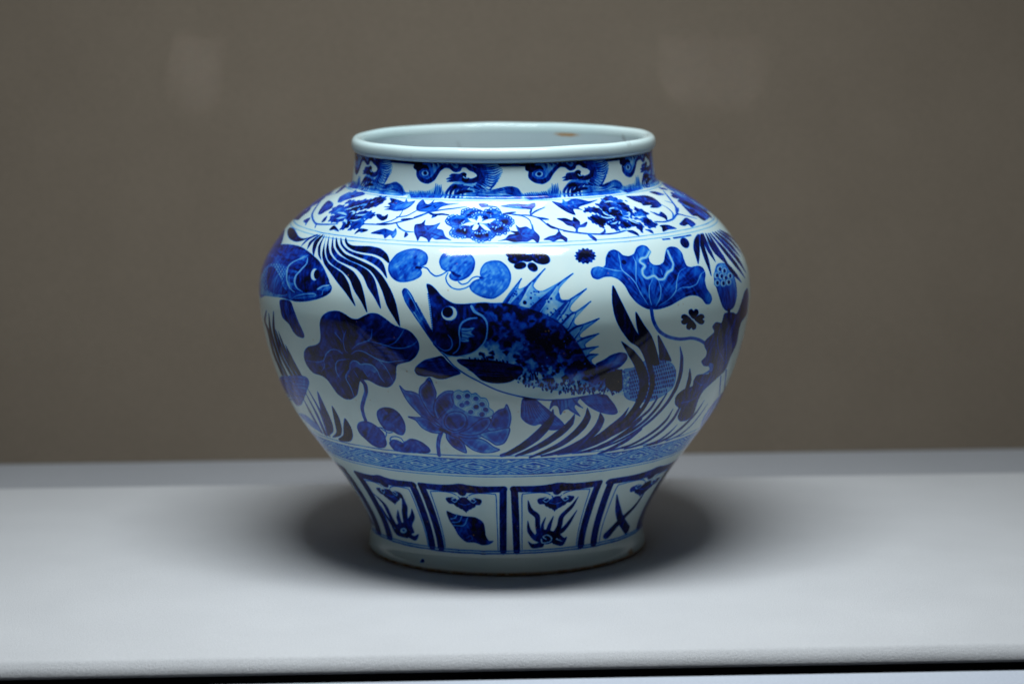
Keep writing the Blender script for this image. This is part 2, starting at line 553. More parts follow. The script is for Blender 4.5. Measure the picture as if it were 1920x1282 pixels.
def stroke(pts, w, d, fr=None, taper=(1, 1), mode='over', na=0.12, n=6, smooth=True, nz='iso', mark=True, soft=1.0):
    """a brush line of width w photo pixels; taper scales both ends, or w may be a list of widths at the points"""
    p = np.atleast_2d(np.asarray(pts, float))
    c = catmull(p, False, n) if (smooth and len(p) > 1) else p
    q = surf(c, fr)
    k = len(q)
    t = np.linspace(0, 1, k)
    if isinstance(w, (list, tuple)):
        wid = np.interp(t, np.linspace(0, 1, len(w)), w)
    else:
        bell = np.minimum(1, np.minimum(taper[0] + (1 - taper[0]) * t / 0.35, taper[1] + (1 - taper[1]) * (1 - t) / 0.35))
        wid = w * bell
    rad = wid * PX / 2
    r0 = float(np.interp(q[:, 1].mean(), SV, RV))
    fx, fy = metric(q)
    sl = window(q, (rad.max() + 0.001) * 3.3, r0)
    x = TH[sl[1]] * (r0 * fx); y = SV[sl[0]] * fy
    if len(x) < 2 or len(y) < 2:
        return
    qq = np.stack([q[:, 0] * (r0 * fx), q[:, 1] * fy], 1)
    sd = seg_sd(qq, rad, x, y, 2 * AA * soft, False)
    a = np.clip(0.5 - sd / (AA * soft), 0, 1)
    dd = d * (1 + na * NOISE[nz][sl]) if na else np.full(a.shape, d, np.float32)
    blend(sl, a, np.clip(dd, 0, 1.1), mode, mark)


def dot(pt, r, d, fr=None, mode='over', mark=True):
    stroke([pt], 2 * r, d, fr, mode=mode, na=0, smooth=False, mark=mark)


def ellipse(c, rx, ry, rot=0, n=20):
    a = np.linspace(0, 2 * np.pi, n, endpoint=False); k = math.radians(rot)
    x, y = rx * np.cos(a), ry * np.sin(a)
    return [(c[0] + X * math.cos(k) - Y * math.sin(k), c[1] + X * math.sin(k) + Y * math.cos(k)) for X, Y in zip(x, y)]


def ring(ypx, w, d, xpx=946, wob=0.0):
    s = cast([[xpx, ypx]])[0, 1]
    off = wob * PX * N_BIG[min(int(s / S_TOT * NR), NR - 1)][None, :]
    sd = np.abs(SV[:, None] - s - off) - w * PX / 2
    a = np.clip(0.5 - sd / AA, 0, 1).astype(np.float32)
    i0, i1 = np.searchsorted(SV, [s - 0.006, s + 0.006])
    dd = d * (1 + 0.25 * N_BIG[i0:i1])
    DEN[i0:i1] = DEN[i0:i1] * (1 - a[i0:i1]) + dd * a[i0:i1]


def inside_poly(pts, p):
    pts = np.asarray(pts); res = False; j = len(pts) - 1
    for i in range(len(pts)):
        if (pts[i][1] > p[1]) != (pts[j][1] > p[1]) and p[0] < (pts[j][0] - pts[i][0]) * (p[1] - pts[i][1]) / (pts[j][1] - pts[i][1]) + pts[i][0]:
            res = not res
        j = i
    return res


rnd = random.Random(11)
# ---- plain rings between the bands
ring(309, 5.0, 0.85)
ring(370.5, 1.6, 0.34); ring(377, 1.5, 0.34)
ring(456, 1.5, 0.32, wob=0.6); ring(463, 1.4, 0.28, wob=0.6)

# ================================================== NECK: breaking waves, one crest repeated round the neck
def crest(k):
    rg = random.Random(40 + k)
    J = lambda p, a=6: [(x + rg.uniform(-a, a), y + rg.uniform(-a, a)) for x, y in p]
    begin('A', 'neck', 'painted_wave', 'painted curling wave crest with foam hatching')
    # low wash along the foot of the band with the swell behind
    poly([(1160, 965), (1185, 880), (1260, 800), (1380, 775), (1480, 800), (1560, 850), (1690, 880), (1800, 855), (1900, 838), (1980, 855), (2020, 900), (2050, 975), (1600, 985)], 0.30, edge=0.1, nz='hor', na=0.5)
    poly(J([(1500, 585), (1600, 570), (1700, 572), (1770, 600), (1785, 680), (1760, 770), (1690, 835), (1580, 860), (1490, 850), (1470, 800), (1560, 740), (1580, 690)], 4), 0.16, nz='iso', na=0.4)
    poly([(930, 560), (1120, 560), (1400, 568), (1500, 590), (1440, 640), (1340, 610), (1280, 650), (1190, 615), (1100, 650), (1030, 730), (960, 750), (900, 700), (880, 640)], 0.30, nz='iso', na=0.5)
    # foam hatching: sweeping arcs right of the head, the outer ones curling back
    for i in range(13):
        t = i / 12
        x0, y0 = 1490 + 85 * math.sin(t * 3.0), 585 + 255 * t
        x1, y1 = 1660 + 150 * math.sin(0.55 + t * 2.2), 572 + 265 * t - 30 * math.sin(t * 3.14)
        mx, my = (x0 + x1) / 2 + 25, (y0 + y1) / 2 + 75 * (t - 0.05)
        stroke(J([(x0, y0), (mx, my), (x1, y1)], 4), [4.2, 3.4, 1.0], rg.choice([0.78, 0.66, 0.7]))
        stroke(J([(x0 + 50, y0 + 14), (mx + 10, my + 10), (x1 - 5, y1 + 9)], 3), [0.8, 2.0, 1.2], 0.02)
    for i in range(8):                                  # hatching above the back of the wave
        x = 1020 + i * 54
        y = 625 - 40 * math.sin(i / 7 * 2.6)
        stroke(J([(x - 30, 558), (x - 8, 575), (x, y)], 4), 3.2, 0.72, taper=(0.6, 0.3))
        stroke(J([(x - 4, 560), (x + 16, 575), (x + 24, y)], 4), 1.6, 0.05, taper=(0.6, 0.3))
    # swell lines
    for i in range(5):
        t = i / 4
        stroke(J([(1490 + 25 * t, 835 + 95 * t), (1640, 890 + 55 * t), (1780, 868 + 70 * t), (1890, 843 + 80 * t), (1975, 870 + 75 * t), (2025, 940 + 20 * t)], 5), rg.choice([3.2, 4.2]), rg.choice([0.66, 0.55, 0.76]), taper=(0.4, 0.3))
        stroke(J([(1540, 870 + 70 * t), (1700, 896 + 52 * t), (1850, 860 + 72 * t), (1950, 870 + 80 * t)], 4), 1.8, 0.03, taper=(0.3, 0.3))
    for i in range(5):                                  # claws of foam at the lower left
        t = i / 4
        stroke(J([(1170 + 48 * i, 965), (1190 + 46 * i, 895 - 10 * t), (1255 + 42 * i, 835 + 15 * t), (1330 + 40 * i, 815 + 40 * t)], 5), 5.0 - 0.3 * i, rg.choice([0.75, 0.86, 0.7]), taper=(0.6, 0.4))
        stroke([(1195 + 48 * i, 960), (1216 + 46 * i, 900), (1278 + 42 * i, 850)], 3.2, 0.02, taper=(0.6, 0.3))
    stroke([(1250, 850), (1300, 842), (1350, 855)], 6, 0.95, taper=(0.4, 0.4))
    stroke([(1245, 965), (1310, 915), (1400, 893), (1470, 895)], 6, 0.9, taper=(0.4, 0.5))
    # short upright grass-like spray under the curl
    poly([(760, 965), (765, 905), (860, 890), (980, 890), (1060, 840), (1110, 840), (1150, 965)], 0.16, nz='ver', na=0.6, soft=4)
    for i in range(19):
        x = 775 + i * 20.0
        h = 60 + 20 * rg.random() + (75 if 1040 < x < 1120 else 0)
        b = 20 if x < 1000 else -20
        stroke([(x + b, 962), (x + 4, 962 - h * 0.5), (x - b * 0.4, 962 - h)], [3.2, 2.6, 0.8], rg.uniform(0.48, 0.66))
    # curl: dark body of the wave
    stroke(J([(858, 665), (862, 715), (900, 760), (965, 778), (1025, 750), (1065, 700), (1110, 645), (1165, 612), (1225, 620), (1275, 652), (1320, 650), (1345, 612), (1400, 600), (1450, 632), (1510, 652), (1555, 695), (1545, 745), (1480, 772), (1400, 772), (1345, 740)], 4),
           [6, 7.5, 8.5, 8.5, 8, 7, 6.5, 6.5, 6.5, 7, 7, 6, 6.5, 8, 9, 9, 9, 8.5, 8, 7], 0.82, nz='iso', na=0.14)
    poly(J([(815, 630), (822, 585), (865, 548), (925, 555), (905, 592), (960, 600), (985, 640), (955, 672), (900, 668), (850, 655)], 4), 0.98, edge=0.1)
    stroke(ellipse((942, 692), 52, 42) + [(994, 692)], 4.5, 0.55)
    stroke(ellipse((942, 690), 32, 25) + [(974, 690)], 2.0, 0.14)
    dot((942, 688), 3.2, 0.9)
    # head: white eye streak, black jaw, fingers
    stroke([(1345, 670), (1400, 655), (1440, 690), (1500, 705)], [2, 4, 4, 5], 0.02)
    poly([(1330, 700), (1375, 680), (1410, 700), (1400, 730), (1440, 745), (1420, 775), (1350, 770), (1320, 740)], 1.05)
    stroke([(1372, 728), (1395, 745), (1430, 738)], 2.2, 0.05)
    for yy in (712, 742, 770):
        stroke(J([(1185 if yy > 720 else 1220, yy + 12), (1260, yy), (1340, yy)], 5), 5.0, 0.78, taper=(0.2, 1))
    begin('A')

for k, deg in enumerate((-132, -88.5, -45.5, 0, 43.2, 84, 126)):
    CUR['dth'] = math.radians(deg)
    crest(k)
CUR['dth'] = 0.0
ring(367.5, 2.4, 0.45)

# ================================================== SHOULDER: peony scroll
def leaf(pts, d=0.62, edge=0.16, label='painted pointed scroll leaf', **k):
    begin(CUR['fr'], 'shoulder', 'painted_leaf', label)
    poly(pts, d, edge=0.16, ew=3.0, nz='big', na=0.3, n=4, **k)
    q = np.array(pts, float); c = q.mean(0)
    for t in q[::2]:                                    # brush streaks from the heart into each lobe
        a, b = c + (t - c) * rnd.uniform(0.05, 0.2), c + (t - c) * rnd.uniform(0.6, 0.85)
        if inside_poly(pts, a) and inside_poly(pts, b) and inside_poly(pts, (a + b) / 2):
            stroke([a, b], rnd.uniform(1.6, 3.0), d + rnd.choice([-0.18, -0.14, 0.14, 0.18]), taper=(0.5, 0.2), soft=2)
    CUR['id'] = 0

def vine(pts, w=2.2, d=0.62, **k):
    stroke(pts, w, d, taper=(0.7, 0.4), **k)

# vines first
begin('D')
vine([(980, 490), (1080, 490), (1180, 500), (1280, 505), (1370, 530), (1430, 570), (1490, 620), (1580, 650), (1700, 680), (1800, 695), (1930, 705)])
vine([(1290, 500), (1340, 460), (1450, 410)]); vine([(1300, 440), (1288, 470), (1290, 500)], 3)
vine([(1080, 495), (1200, 512), (1280, 560), (1310, 660)], 1.6); vine([(1370, 530), (1430, 540), (1490, 548)], 4)
vine([(1600, 655), (1610, 690)], 2.5); vine([(1480, 600), (1520, 632), (1600, 655)], 4.5, 0.75)
vine([(980, 488), (1050, 478), (1120, 468)], 3.5, 0.75); vine([(1815, 690), (1812, 660)], 2.5)
vine([(-20, 525), (140, 470), (300, 440), (430, 425), (570, 405)]); vine([(140, 470), (200, 495), (290, 490), (370, 500)], 3.4, 0.75)
vine([(205, 500), (180, 530)], 2.2); vine([(740, 405), (830, 402), (910, 410)], 2.6, 0.5)
begin('C')
vine([(1090, 600), (1250, 605), (1380, 600), (1480, 580), (1640, 540), (1740, 508), (1860, 460)]); vine([(1280, 595), (1400, 565), (1490, 515), (1530, 450)], 1.7)
vine([(1460, 522), (1570, 510), (1660, 465), (1720, 430)], 1.7); vine([(1460, 590), (1490, 640), (1560, 682), (1650, 690)], 1.9)
vine([(1240, 602), (1320, 603), (1380, 600)], 3.6, 0.78)
vine([(520, 550), (560, 598), (680, 605), (800, 600)], 2.4); vine([(545, 640), (560, 600)], 1.7)
vine([(520, 550), (512, 490), (550, 420), (600, 350), (660, 290), (780, 255)], 2.2); vine([(440, 610), (450, 580)], 1.8)
vine([(1520, 550), (1580, 548), (1640, 542)], 4, 0.75)
begin('E')
vine([(-20, 678), (100, 695), (250, 710), (400, 715), (550, 705), (680, 672), (740, 630)], 2.6); vine([(120, 695), (130, 660)], 2.4)
vine([(1010, 575), (1120, 575), (1210, 545), (1260, 490), (1360, 510), (1480, 540)], 2.4); vine([(1260, 490), (1250, 420), (1200, 350), (1145, 280), (1100, 225)], 2.2)
vine([(1210, 545), (1210, 480), (1150, 420), (1080, 380)], 1.6); vine([(1250, 480), (1225, 380), (1120, 340)], 1.4)
vine([(1255, 470), (1270, 420)], 3); vine([(400, 712), (440, 690), (445, 660)], 3, 0.7)
# leaves
begin('D')
leaf([(5, 440), (15, 380), (75, 325), (110, 372), (150, 375), (205, 330), (195, 360), (280, 350), (360, 372), (480, 370), (360, 388), (280, 410), (240, 440), (150, 465), (50, 460)])
leaf([(-20, 690), (-10, 610), (60, 595), (105, 555), (100, 612), (200, 612), (272, 588), (235, 650), (300, 670), (330, 740), (400, 785), (320, 772), (220, 775), (180, 755), (145, 803), (120, 765), (50, 740), (20, 790), (0, 740)])
leaf([(925, 792), (1000, 770), (1050, 722), (1120, 712), (1060, 680), (1150, 680), (1120, 610), (1165, 642), (1240, 630), (1300, 660), (1310, 600), (1330, 672), (1390, 740), (1370, 812), (1315, 772), (1250, 800), (1190, 800), (1100, 803), (1010, 782)])
leaf([(955, 400), (1050, 380), (1150, 375), (1250, 382), (1332, 362), (1342, 402), (1300, 440), (1288, 480), (1280, 432), (1180, 430), (1080, 420)], 0.42)
leaf([(1435, 776), (1500, 740), (1570, 722), (1610, 680), (1642, 722), (1700, 760), (1692, 803), (1645, 772), (1600, 772), (1550, 800), (1500, 782)], 0.75)
leaf([(1585, 540), (1680, 535), (1760, 562), (1775, 522), (1840, 570), (1850, 612), (1925, 575), (1905, 632), (1835, 640), (1812, 672), (1770, 632), (1700, 612), (1650, 572)], 0.72)
leaf([(705, 375), (760, 370), (812, 380), (800, 402), (740, 412)], 0.38)
begin('E')
leaf([(-150, 345), (-40, 365), (-30, 320), (10, 350), (80, 320), (180, 325), (270, 345), (362, 328), (270, 370), (170, 400), (150, 422), (192, 442), (90, 432), (112, 498), (30, 472), (-50, 425), (-100, 390)], 0.55)
leaf([(685, 288), (800, 285), (900, 278), (980, 300), (1040, 340), (1082, 390), (1040, 417), (955, 415), (978, 387), (880, 392), (860, 370), (780, 340), (720, 310)], 0.72)
leaf([(945, 240), (1010, 235), (1080, 255), (1115, 272), (1050, 277), (990, 260)], 0.7)
leaf([(1090, 140), (1180, 150), (1300, 205), (1450, 285), (1590, 395), (1660, 480), (1540, 425), (1400, 335), (1250, 255), (1150, 200)], 0.7)
leaf([(1305, 378), (1400, 432), (1400, 388), (1450, 440), (1540, 460), (1625, 510), (1560, 562), (1480, 512), (1420, 500)], 0.72)
leaf([(1285, 605), (1320, 562), (1360, 530), (1420, 560), (1465, 602), (1420, 635), (1380, 602), (1340, 622)], 0.7)
leaf([(955, 458), (1050, 490), (1080, 462), (1140, 510), (1145, 562), (1110, 532), (1030, 502)], 0.72)
leaf([(1065, 620), (1150, 610), (1255, 652), (1160, 662), (1100, 685), (1090, 642)], 0.7)
leaf([(895, 660), (970, 668), (992, 708), (940, 685)], 0.7); leaf([(695, 680), (750, 670), (810, 700), (828, 733), (770, 712)], 0.7)
leaf([(245, 710), (300, 728), (352, 768), (342, 793), (280, 752)], 0.72); leaf([(1190, 280), (1230, 285), (1262, 315), (1215, 305)], 0.7)
leaf([(1050, 195), (1110, 195), (1150, 215), (1090, 212)], 0.7)
begin('C')
leaf([(800, 352), (830, 290), (930, 240), (960, 245), (1000, 218), (1020, 240), (1080, 240), (1102, 270), (1000, 300), (880, 335), (835, 357)], 0.68)
leaf([(1365, 370), (1400, 350), (1388, 308), (1480, 330), (1550, 352), (1570, 318), (1592, 352), (1672, 340), (1620, 400), (1540, 445), (1450, 455), (1390, 442), (1325, 437), (1385, 420), (1320, 408), (1390, 400)], 0.58)
leaf([(1235, 490), (1285, 495), (1310, 520), (1362, 492), (1352, 540), (1300, 562), (1248, 530)], 0.75)
leaf([(1172, 702), (1260, 670), (1330, 653), (1420, 680), (1452, 648), (1462, 710), (1420, 762), (1390, 722), (1330, 762), (1310, 722), (1230, 712)], 0.72)
leaf([(988, 714), (1030, 660), (1080, 653), (1142, 670), (1080, 692), (1040, 687)], 0.72); leaf([(705, 665), (760, 617), (812, 683), (760, 662)], 0.78)
leaf([(580, 482), (620, 410), (690, 338), (747, 370), (732, 420), (660, 462), (610, 492)], 0.72)
leaf([(308, 542), (370, 470), (500, 388), (482, 450), (400, 512), (360, 552)], 0.75); leaf([(415, 563), (492, 528), (452, 592)], 0.75)
leaf([(775, 252), (810, 220), (870, 163), (892, 180), (840, 222), (790, 254)], 0.72); leaf([(618, 582), (640, 540), (682, 508), (662, 562)], 0.7)
leaf([(1550, 750), (1560, 690), (1592, 720)], 0.72); leaf([(1855, 530), (1880, 490), (1925, 495), (1900, 520)], 0.75)

# centre bloom
begin('D', 'shoulder', 'painted_flower', 'painted round peony with five white inner petals')
bl = [(330, 560), (365, 515), (440, 505), (505, 500), (520, 452), (620, 425), (720, 440), (760, 455), (840, 428), (935, 445), (962, 490), (1040, 505), (1085, 545), (1098, 580), (1040, 618), (1030, 672), (920, 715), (850, 770), (740, 800), (640, 765), (530, 752), (405, 722), (380, 682), (405, 640), (345, 602)]
poly(bl, 0.42, edge=0.2, nz='iso', na=0.4)
for cx, cy, rx, ry in ((450, 560, 105, 58), (620, 478, 105, 52), (860, 480, 105, 52), (1000, 572, 95, 58), (935, 660, 100, 58), (505, 690, 115, 62), (740, 735, 120, 62), (735, 520, 110, 50), (570, 620, 80, 46), (880, 595, 80, 46), (720, 665, 95, 44)):
    poly(ellipse((cx, cy), rx, ry), 0.44, edge=0.16, nz='iso', na=0.2)
    poly(ellipse((cx - 0.10 * (cx - 715), cy - 0.10 * (cy - 600)), rx * 0.72, ry * 0.66), rnd.uniform(0.78, 0.95), edge=-0.25, ew=6, nz='iso', na=0.3, soft=3)
    a0 = math.atan2((cy - 600) / ry, (cx - 715) / rx)
    for i in range(9):
        a = a0 + (i - 4) * 0.34
        e = (cx + rx * 0.97 * math.cos(a), cy + ry * 0.97 * math.sin(a))
        if rnd.random() < 0.8:
            e = (e[0] + rnd.uniform(-6, 6), e[1] + rnd.uniform(-4, 4)); s_ = rnd.uniform(0.8, 1.25)
            dot(e, 2.7 * s_, rnd.uniform(0.5, 0.68)); dot(e, 1.5 * s_, rnd.uniform(0.04, 0.16))
for i in range(40):
    a = rnd.random() * 6.28; k = rnd.uniform(0.3, 0.7)
    dot((715 + 330 * k * math.cos(a), 610 + 150 * k * math.sin(a)), rnd.uniform(0.8, 1.6), rnd.choice([0.15, 0.1, 0.92]))
for w in ([(600, 545), (660, 553), (690, 585), (640, 582)], [(715, 520), (738, 560), (705, 602), (680, 587)], [(740, 577), (800, 553), (862, 550), (822, 585), (750, 592)], [(545, 607), (600, 585), (662, 595), (620, 615), (560, 613)],
          [(640, 650), (668, 605), (702, 610), (692, 647), (660, 662)], [(720, 605), (762, 610), (822, 662), (770, 657)]):
    q = np.array(w, float); c = q.mean(0); q = (705, 595) + (c + (q - c) * 1.22 - (705, 595)) * 1.08
    poly([tuple(t) for t in q], 0.0, na=0, n=4, edge=0.08, ew=1.5)
dot((703, 597), 1.8, 0.7)

# left bloom
begin('C', 'shoulder', 'painted_flower', 'painted peony with long toothed petals seen on a slant')
for p_, d_ in (([(870, 445), (900, 400), (1000, 350), (1100, 328), (1180, 325), (1250, 298), (1335, 298), (1322, 340), (1255, 390), (1150, 422), (1050, 442), (950, 472)], .72),
               ([(718, 462), (770, 412), (850, 388), (885, 440), (862, 492), (800, 502), (740, 482)], .58), ([(708, 562), (745, 505), (880, 500), (855, 560), (780, 582)], .62),
               ([(835, 655), (880, 560), (932, 540), (942, 600), (900, 642)], .6), ([(925, 662), (962, 592), (920, 540), (1000, 518), (1092, 540), (1095, 590), (1045, 642), (980, 655)], .66),
               ([(1000, 520), (1060, 460), (1150, 458), (1205, 480), (1205, 512), (1140, 545), (1080, 532)], .66), ([(900, 360), (940, 335), (990, 345), (940, 372)], .6),
               ([(860, 500), (900, 460), (980, 455), (1010, 490), (960, 530), (900, 540)], .6)):
    poly(p_, d_, edge=0.12, nz='iso', na=0.4, n=5)
    e = catmull(np.array(p_), True, 4)
    for i in range(0, len(e), 3):
        dot((e[i][0], e[i][1]), 2.0, 0.62)
for w in ([(880, 440), (960, 420), (1060, 385)], [(800, 470), (860, 480), (900, 500)], [(930, 470), (970, 455), (985, 480), (950, 490)], [(930, 560), (1000, 560), (1060, 540)], [(870, 580), (890, 560), (900, 600)], [(1000, 500), (1060, 500), (1120, 490)], [(780, 540), (840, 530), (890, 520)]):
    stroke(w, 3.2, 0.10, taper=(0.3, 0.3))
for i in range(26):
    dot((rnd.uniform(960, 1290), 0) if 0 else (lambda t: (950 + 350 * t, 450 - 130 * t + rnd.uniform(-25, 25)))(rnd.random()), rnd.uniform(1.2, 2.4), rnd.choice([0.98, 0.25, 0.9]))

# right bloom
begin('E', 'shoulder', 'painted_flower', 'painted peony with a domed heart and fringed outer petals')
for p_, d_ in (([(375, 382), (430, 310), (500, 288), (572, 310), (622, 352), (692, 382), (742, 440), (762, 492), (700, 522), (600, 512), (520, 502), (460, 472), (400, 422), (345, 375)], .74),
               ([(215, 462), (240, 420), (310, 413), (392, 430), (442, 490), (522, 522), (440, 522), (370, 482), (300, 467)], .72), ([(265, 532), (330, 498), (382, 510), (452, 540), (542, 540), (480, 572), (440, 602), (422, 645), (360, 602), (310, 582)], .7),
               ([(478, 602), (520, 570), (602, 550), (592, 620), (602, 675), (540, 652)], .66), ([(610, 612), (640, 560), (702, 580), (752, 620), (700, 642), (650, 642)], .8),
               ([(680, 540), (800, 578), (872, 610), (862, 688), (800, 632), (740, 602)], .68), ([(740, 530), (840, 540), (882, 498), (962, 560), (1035, 610), (960, 645), (900, 612), (850, 562)], .72),
               ([(760, 492), (802, 470), (780, 418), (862, 440), (935, 490), (850, 502), (800, 532)], .64), ([(560, 520), (640, 500), (700, 520), (680, 560), (600, 560)], .6)):
    poly(p_, d_, edge=0.12, nz='iso', na=0.4, n=5)
    e = catmull(np.array(p_), True, 4)
    for i in range(0, len(e), 3):
        dot((e[i][0], e[i][1]), 2.0, 0.62)
for w in ([(370, 410), (420, 450), (450, 490), (540, 520)], [(400, 520), (480, 530), (570, 525)], [(500, 470), (500, 430), (560, 420), (620, 450), (640, 490)], [(680, 480), (720, 470), (715, 505), (660, 510)], [(640, 530), (700, 545), (790, 560), (860, 570)],
          [(590, 570), (560, 590), (510, 600)], [(690, 540), (760, 575), (830, 600)], [(780, 520), (840, 520), (900, 515)], [(600, 640), (640, 665), (700, 660), (740, 640)], [(440, 360), (500, 345), (580, 360)]):
    stroke(w, 2.8, 0.08, taper=(0.3, 0.3))
for i in range(22):
    dot((rnd.uniform(420, 720), rnd.uniform(330, 500)), rnd.uniform(1.5, 3), rnd.choice([0.97, 0.45]))
# small blooms further round, out of the camera's direct view
begin('D')
for dg in (-84, 86):
    CUR['dth'] = math.radians(dg)
    poly(bl, 0.6, edge=0.15, nz='iso', na=0.5)
CUR['dth'] = 0.0
begin('D')

# ================================================== BELLY
W = lambda nm, fr, lab: begin(fr, 'belly', nm, lab)

def blade(pts, d=0.92, lab=None, fr=None, e=0.0, nz='ver'):
    poly(pts, d, fr, edge=e, nz=nz, na=0.14, n=5)

# ---- weed hanging at the upper left
W('painted_weed', 'G', 'painted tuft of long dark weed hanging from the shoulder line')
blade([(1040, 150), (1060, 205), (1110, 235), (1210, 240), (1320, 245), (1420, 270), (1490, 330), (1515, 400), (1505, 425), (1440, 372), (1350, 332), (1230, 312), (1130, 290), (1060, 245), (1030, 190)], 1.0)
blade([(985, 150), (1012, 230), (1080, 290), (1200, 330), (1320, 350), (1410, 390), (1460, 460), (1490, 592), (1430, 510), (1360, 450), (1260, 392), (1150, 352), (1050, 302), (985, 225)], 0.86)
blade([(935, 148), (962, 240), (1030, 325), (1130, 368), (1260, 428), (1350, 478), (1440, 570), (1530, 720), (1590, 880), (1632, 1115), (1560, 1010), (1490, 890), (1440, 740), (1380, 610), (1310, 512), (1200, 445), (1080, 395), (990, 332), (932, 250)], 1.04)
blade([(900, 140), (905, 250), (960, 335), (1060, 395), (1180, 448), (1280, 508), (1350, 600), (1390, 740), (1422, 925), (1350, 800), (1280, 690), (1230, 575), (1150, 488), (1040, 438), (940, 388), (882, 290)], 0.84)
blade([(858, 132), (850, 220), (868, 325), (935, 403), (1040, 465), (1130, 528), (1200, 640), (1240, 780), (1272, 965), (1210, 850), (1130, 722), (1080, 602), (1000, 515), (910, 458), (842, 385), (825, 280)], 0.94)
blade([(832, 125), (808, 220), (810, 330), (850, 425), (930, 485), (1010, 548), (1070, 650), (1105, 780), (1142, 895), (1040, 752), (950, 640), (860, 515), (800, 425), (783, 310)], 0.96)
blade([(812, 120), (768, 230), (760, 330), (772, 392), (740, 335), (742, 240)], 0.8)
blade([(795, 115), (735, 205), (702, 300), (690, 345), (675, 285), (700, 185)], 0.92)
blade([(765, 115), (675, 200), (620, 275), (640, 200), (700, 150)], 0.8)
blade([(745, 115), (640, 170), (550, 245), (600, 180), (680, 130)], 0.75)
blade([(725, 112), (620, 152), (560, 157), (520, 130), (482, 62), (440, 38), (408, 55), (403, 110), (430, 162), (490, 192), (560, 184), (640, 152)], 1.0)
# ---- carp at the left
W('painted_fish', 'G', 'painted scaly carp with a round eye swimming past the hanging weed')
poly([(358, 55), (368, 88), (338, 210), (285, 238), (200, 320), (225, 200)], 0.72, nz='ver', na=0.2)
fishL = [(180, 330), (240, 255), (320, 225), (420, 223), (520, 240), (600, 278), (690, 350), (760, 420), (812, 510), (860, 640), (886, 690), (872, 740), (820, 782), (720, 822), (620, 842), (520, 847), (440, 832), (330, 802), (250, 792), (160, 782), (105, 800), (90, 700), (98, 560), (135, 430)]
poly(fishL, 0.60, edge=0.25, ew=4, nz='hor', na=0.3, grad=(0.1, -0.05))
poly([(180, 460), (260, 425), (400, 470), (385, 560), (360, 660), (400, 770), (320, 795), (170, 780), (110, 760), (100, 600)], 0.28, nz='iso', na=0.3, soft=3)
for i in range(9):
    for j in range(14):
        x, y = 150 + i * 30 + (j % 2) * 15, 430 + j * 26
        if inside_poly([(180, 440), (260, 405), (410, 450), (390, 560), (350, 660), (385, 740), (250, 780), (120, 700), (120, 560)], (x, y)):
            stroke([(x - 14, y - 10), (x, y + 8), (x + 14, y - 10)], 1.3, 0.62, na=0)
poly([(195, 480), (255, 475), (320, 580), (350, 680), (402, 742), (370, 772), (280, 762), (200, 722), (178, 600)], 0.74, edge=0.1, nz='ver', na=0.25)
poly([(440, 420), (600, 340), (620, 420), (500, 560), (480, 660), (560, 740), (440, 720), (395, 600), (395, 500)], 0.66, nz='hor', na=0.4, soft=2)
poly([(640, 350), (760, 430), (812, 520), (855, 640), (740, 690), (700, 740), (560, 735), (500, 660), (520, 560), (620, 430)], 0.76, nz='iso', na=0.25, soft=2)
stroke([(620, 345), (560, 372), (470, 412), (412, 462), (395, 540), (397, 620), (430, 700), (480, 745)], 3.2, 0.2, taper=(0.4, 0.5))
stroke([(622, 370), (612, 430), (550, 500), (492, 570), (480, 640), (510, 702), (565, 738)], 3.4, 0.2, taper=(0.5, 0.4))
stroke([(420, 560), (420, 640), (450, 700)], 1.4, 0.3)
poly(ellipse((700, 552), 46, 70, 8), 0.05, na=0); stroke(ellipse((700, 552), 46, 70, 8) + ellipse((700, 552), 46, 70, 8)[:1], 1.2, 0.7, na=0)
poly(ellipse((722, 550), 30, 52, 5), 1.05, na=0)
poly([(860, 665), (800, 672), (735, 712), (760, 735), (830, 740), (880, 710)], 0.45, edge=0.25, na=0.2)
stroke([(855, 668), (790, 678), (732, 712)], 3.0, 0.15); stroke([(870, 690), (800, 712), (780, 770)], 2.0, 0.3)
stroke([(440, 825), (500, 785), (590, 765), (680, 760), (712, 775), (680, 795)], 2.2, 0.2, taper=(0.3, 0.5)); stroke([(480, 815), (580, 800), (700, 790)], 1.4, 0.25)
poly([(322, 830), (432, 842), (470, 930), (520, 1060), (582, 1200), (575, 1242), (520, 1227), (470, 1182), (420, 1092), (350, 1022), (328, 940)], 0.70, edge=0.12, nz='ver', na=0.25)
for i in range(6):
    stroke([(340 + i * 16, 860), (370 + i * 20, 980), (430 + i * 22, 1110)], 1.1, 0.5, taper=(0.5, 0.2))
# ---- upright weed at the left edge, with the tail that hangs into it
W('painted_weed', 'H', 'painted bundle of upright dark weed at the turn of the belly')
for a in ([(165, -210), (150, -100), (185, 0), (240, 230), (335, 455)], [(190, -180), (210, 0), (285, 260), (370, 460)], [(240, -200), (245, 0), (320, 260), (430, 465)], [(262, -10), (345, 240), (470, 465)], [(290, 10), (385, 260), (510, 460)], [(365, 150), (430, 300), (520, 470)]):
    stroke(a, [1, 6.5, 7.5, 7.5], 1.0, na=0.1)
W('painted_fish_tail', 'H', 'painted pale blue tail fin among weed at the turn of the belly')
poly([(305, 492), (400, 470), (520, 465), (590, 490), (612, 545), (590, 620), (560, 700), (530, 770), (480, 775), (420, 700), (350, 610)], 0.50, edge=0.12, nz='hor', na=0.3)
for i in range(7):
    stroke([(340 + 6 * i, 510 + 35 * i), (460 + 2 * i, 500 + 36 * i), (600 - 10 * i, 510 + 36 * i)], 1.3, 0.68)
W('painted_weed', 'H', 'painted short weed blades standing on the lower border line')
for a in ([(545, 700), (640, 880), (740, 1060)], [(575, 650), (690, 870), (785, 1085)], [(600, 610), (730, 850), (815, 1090)]):
    stroke(a, [1, 5, 6], 0.7, na=0.15)
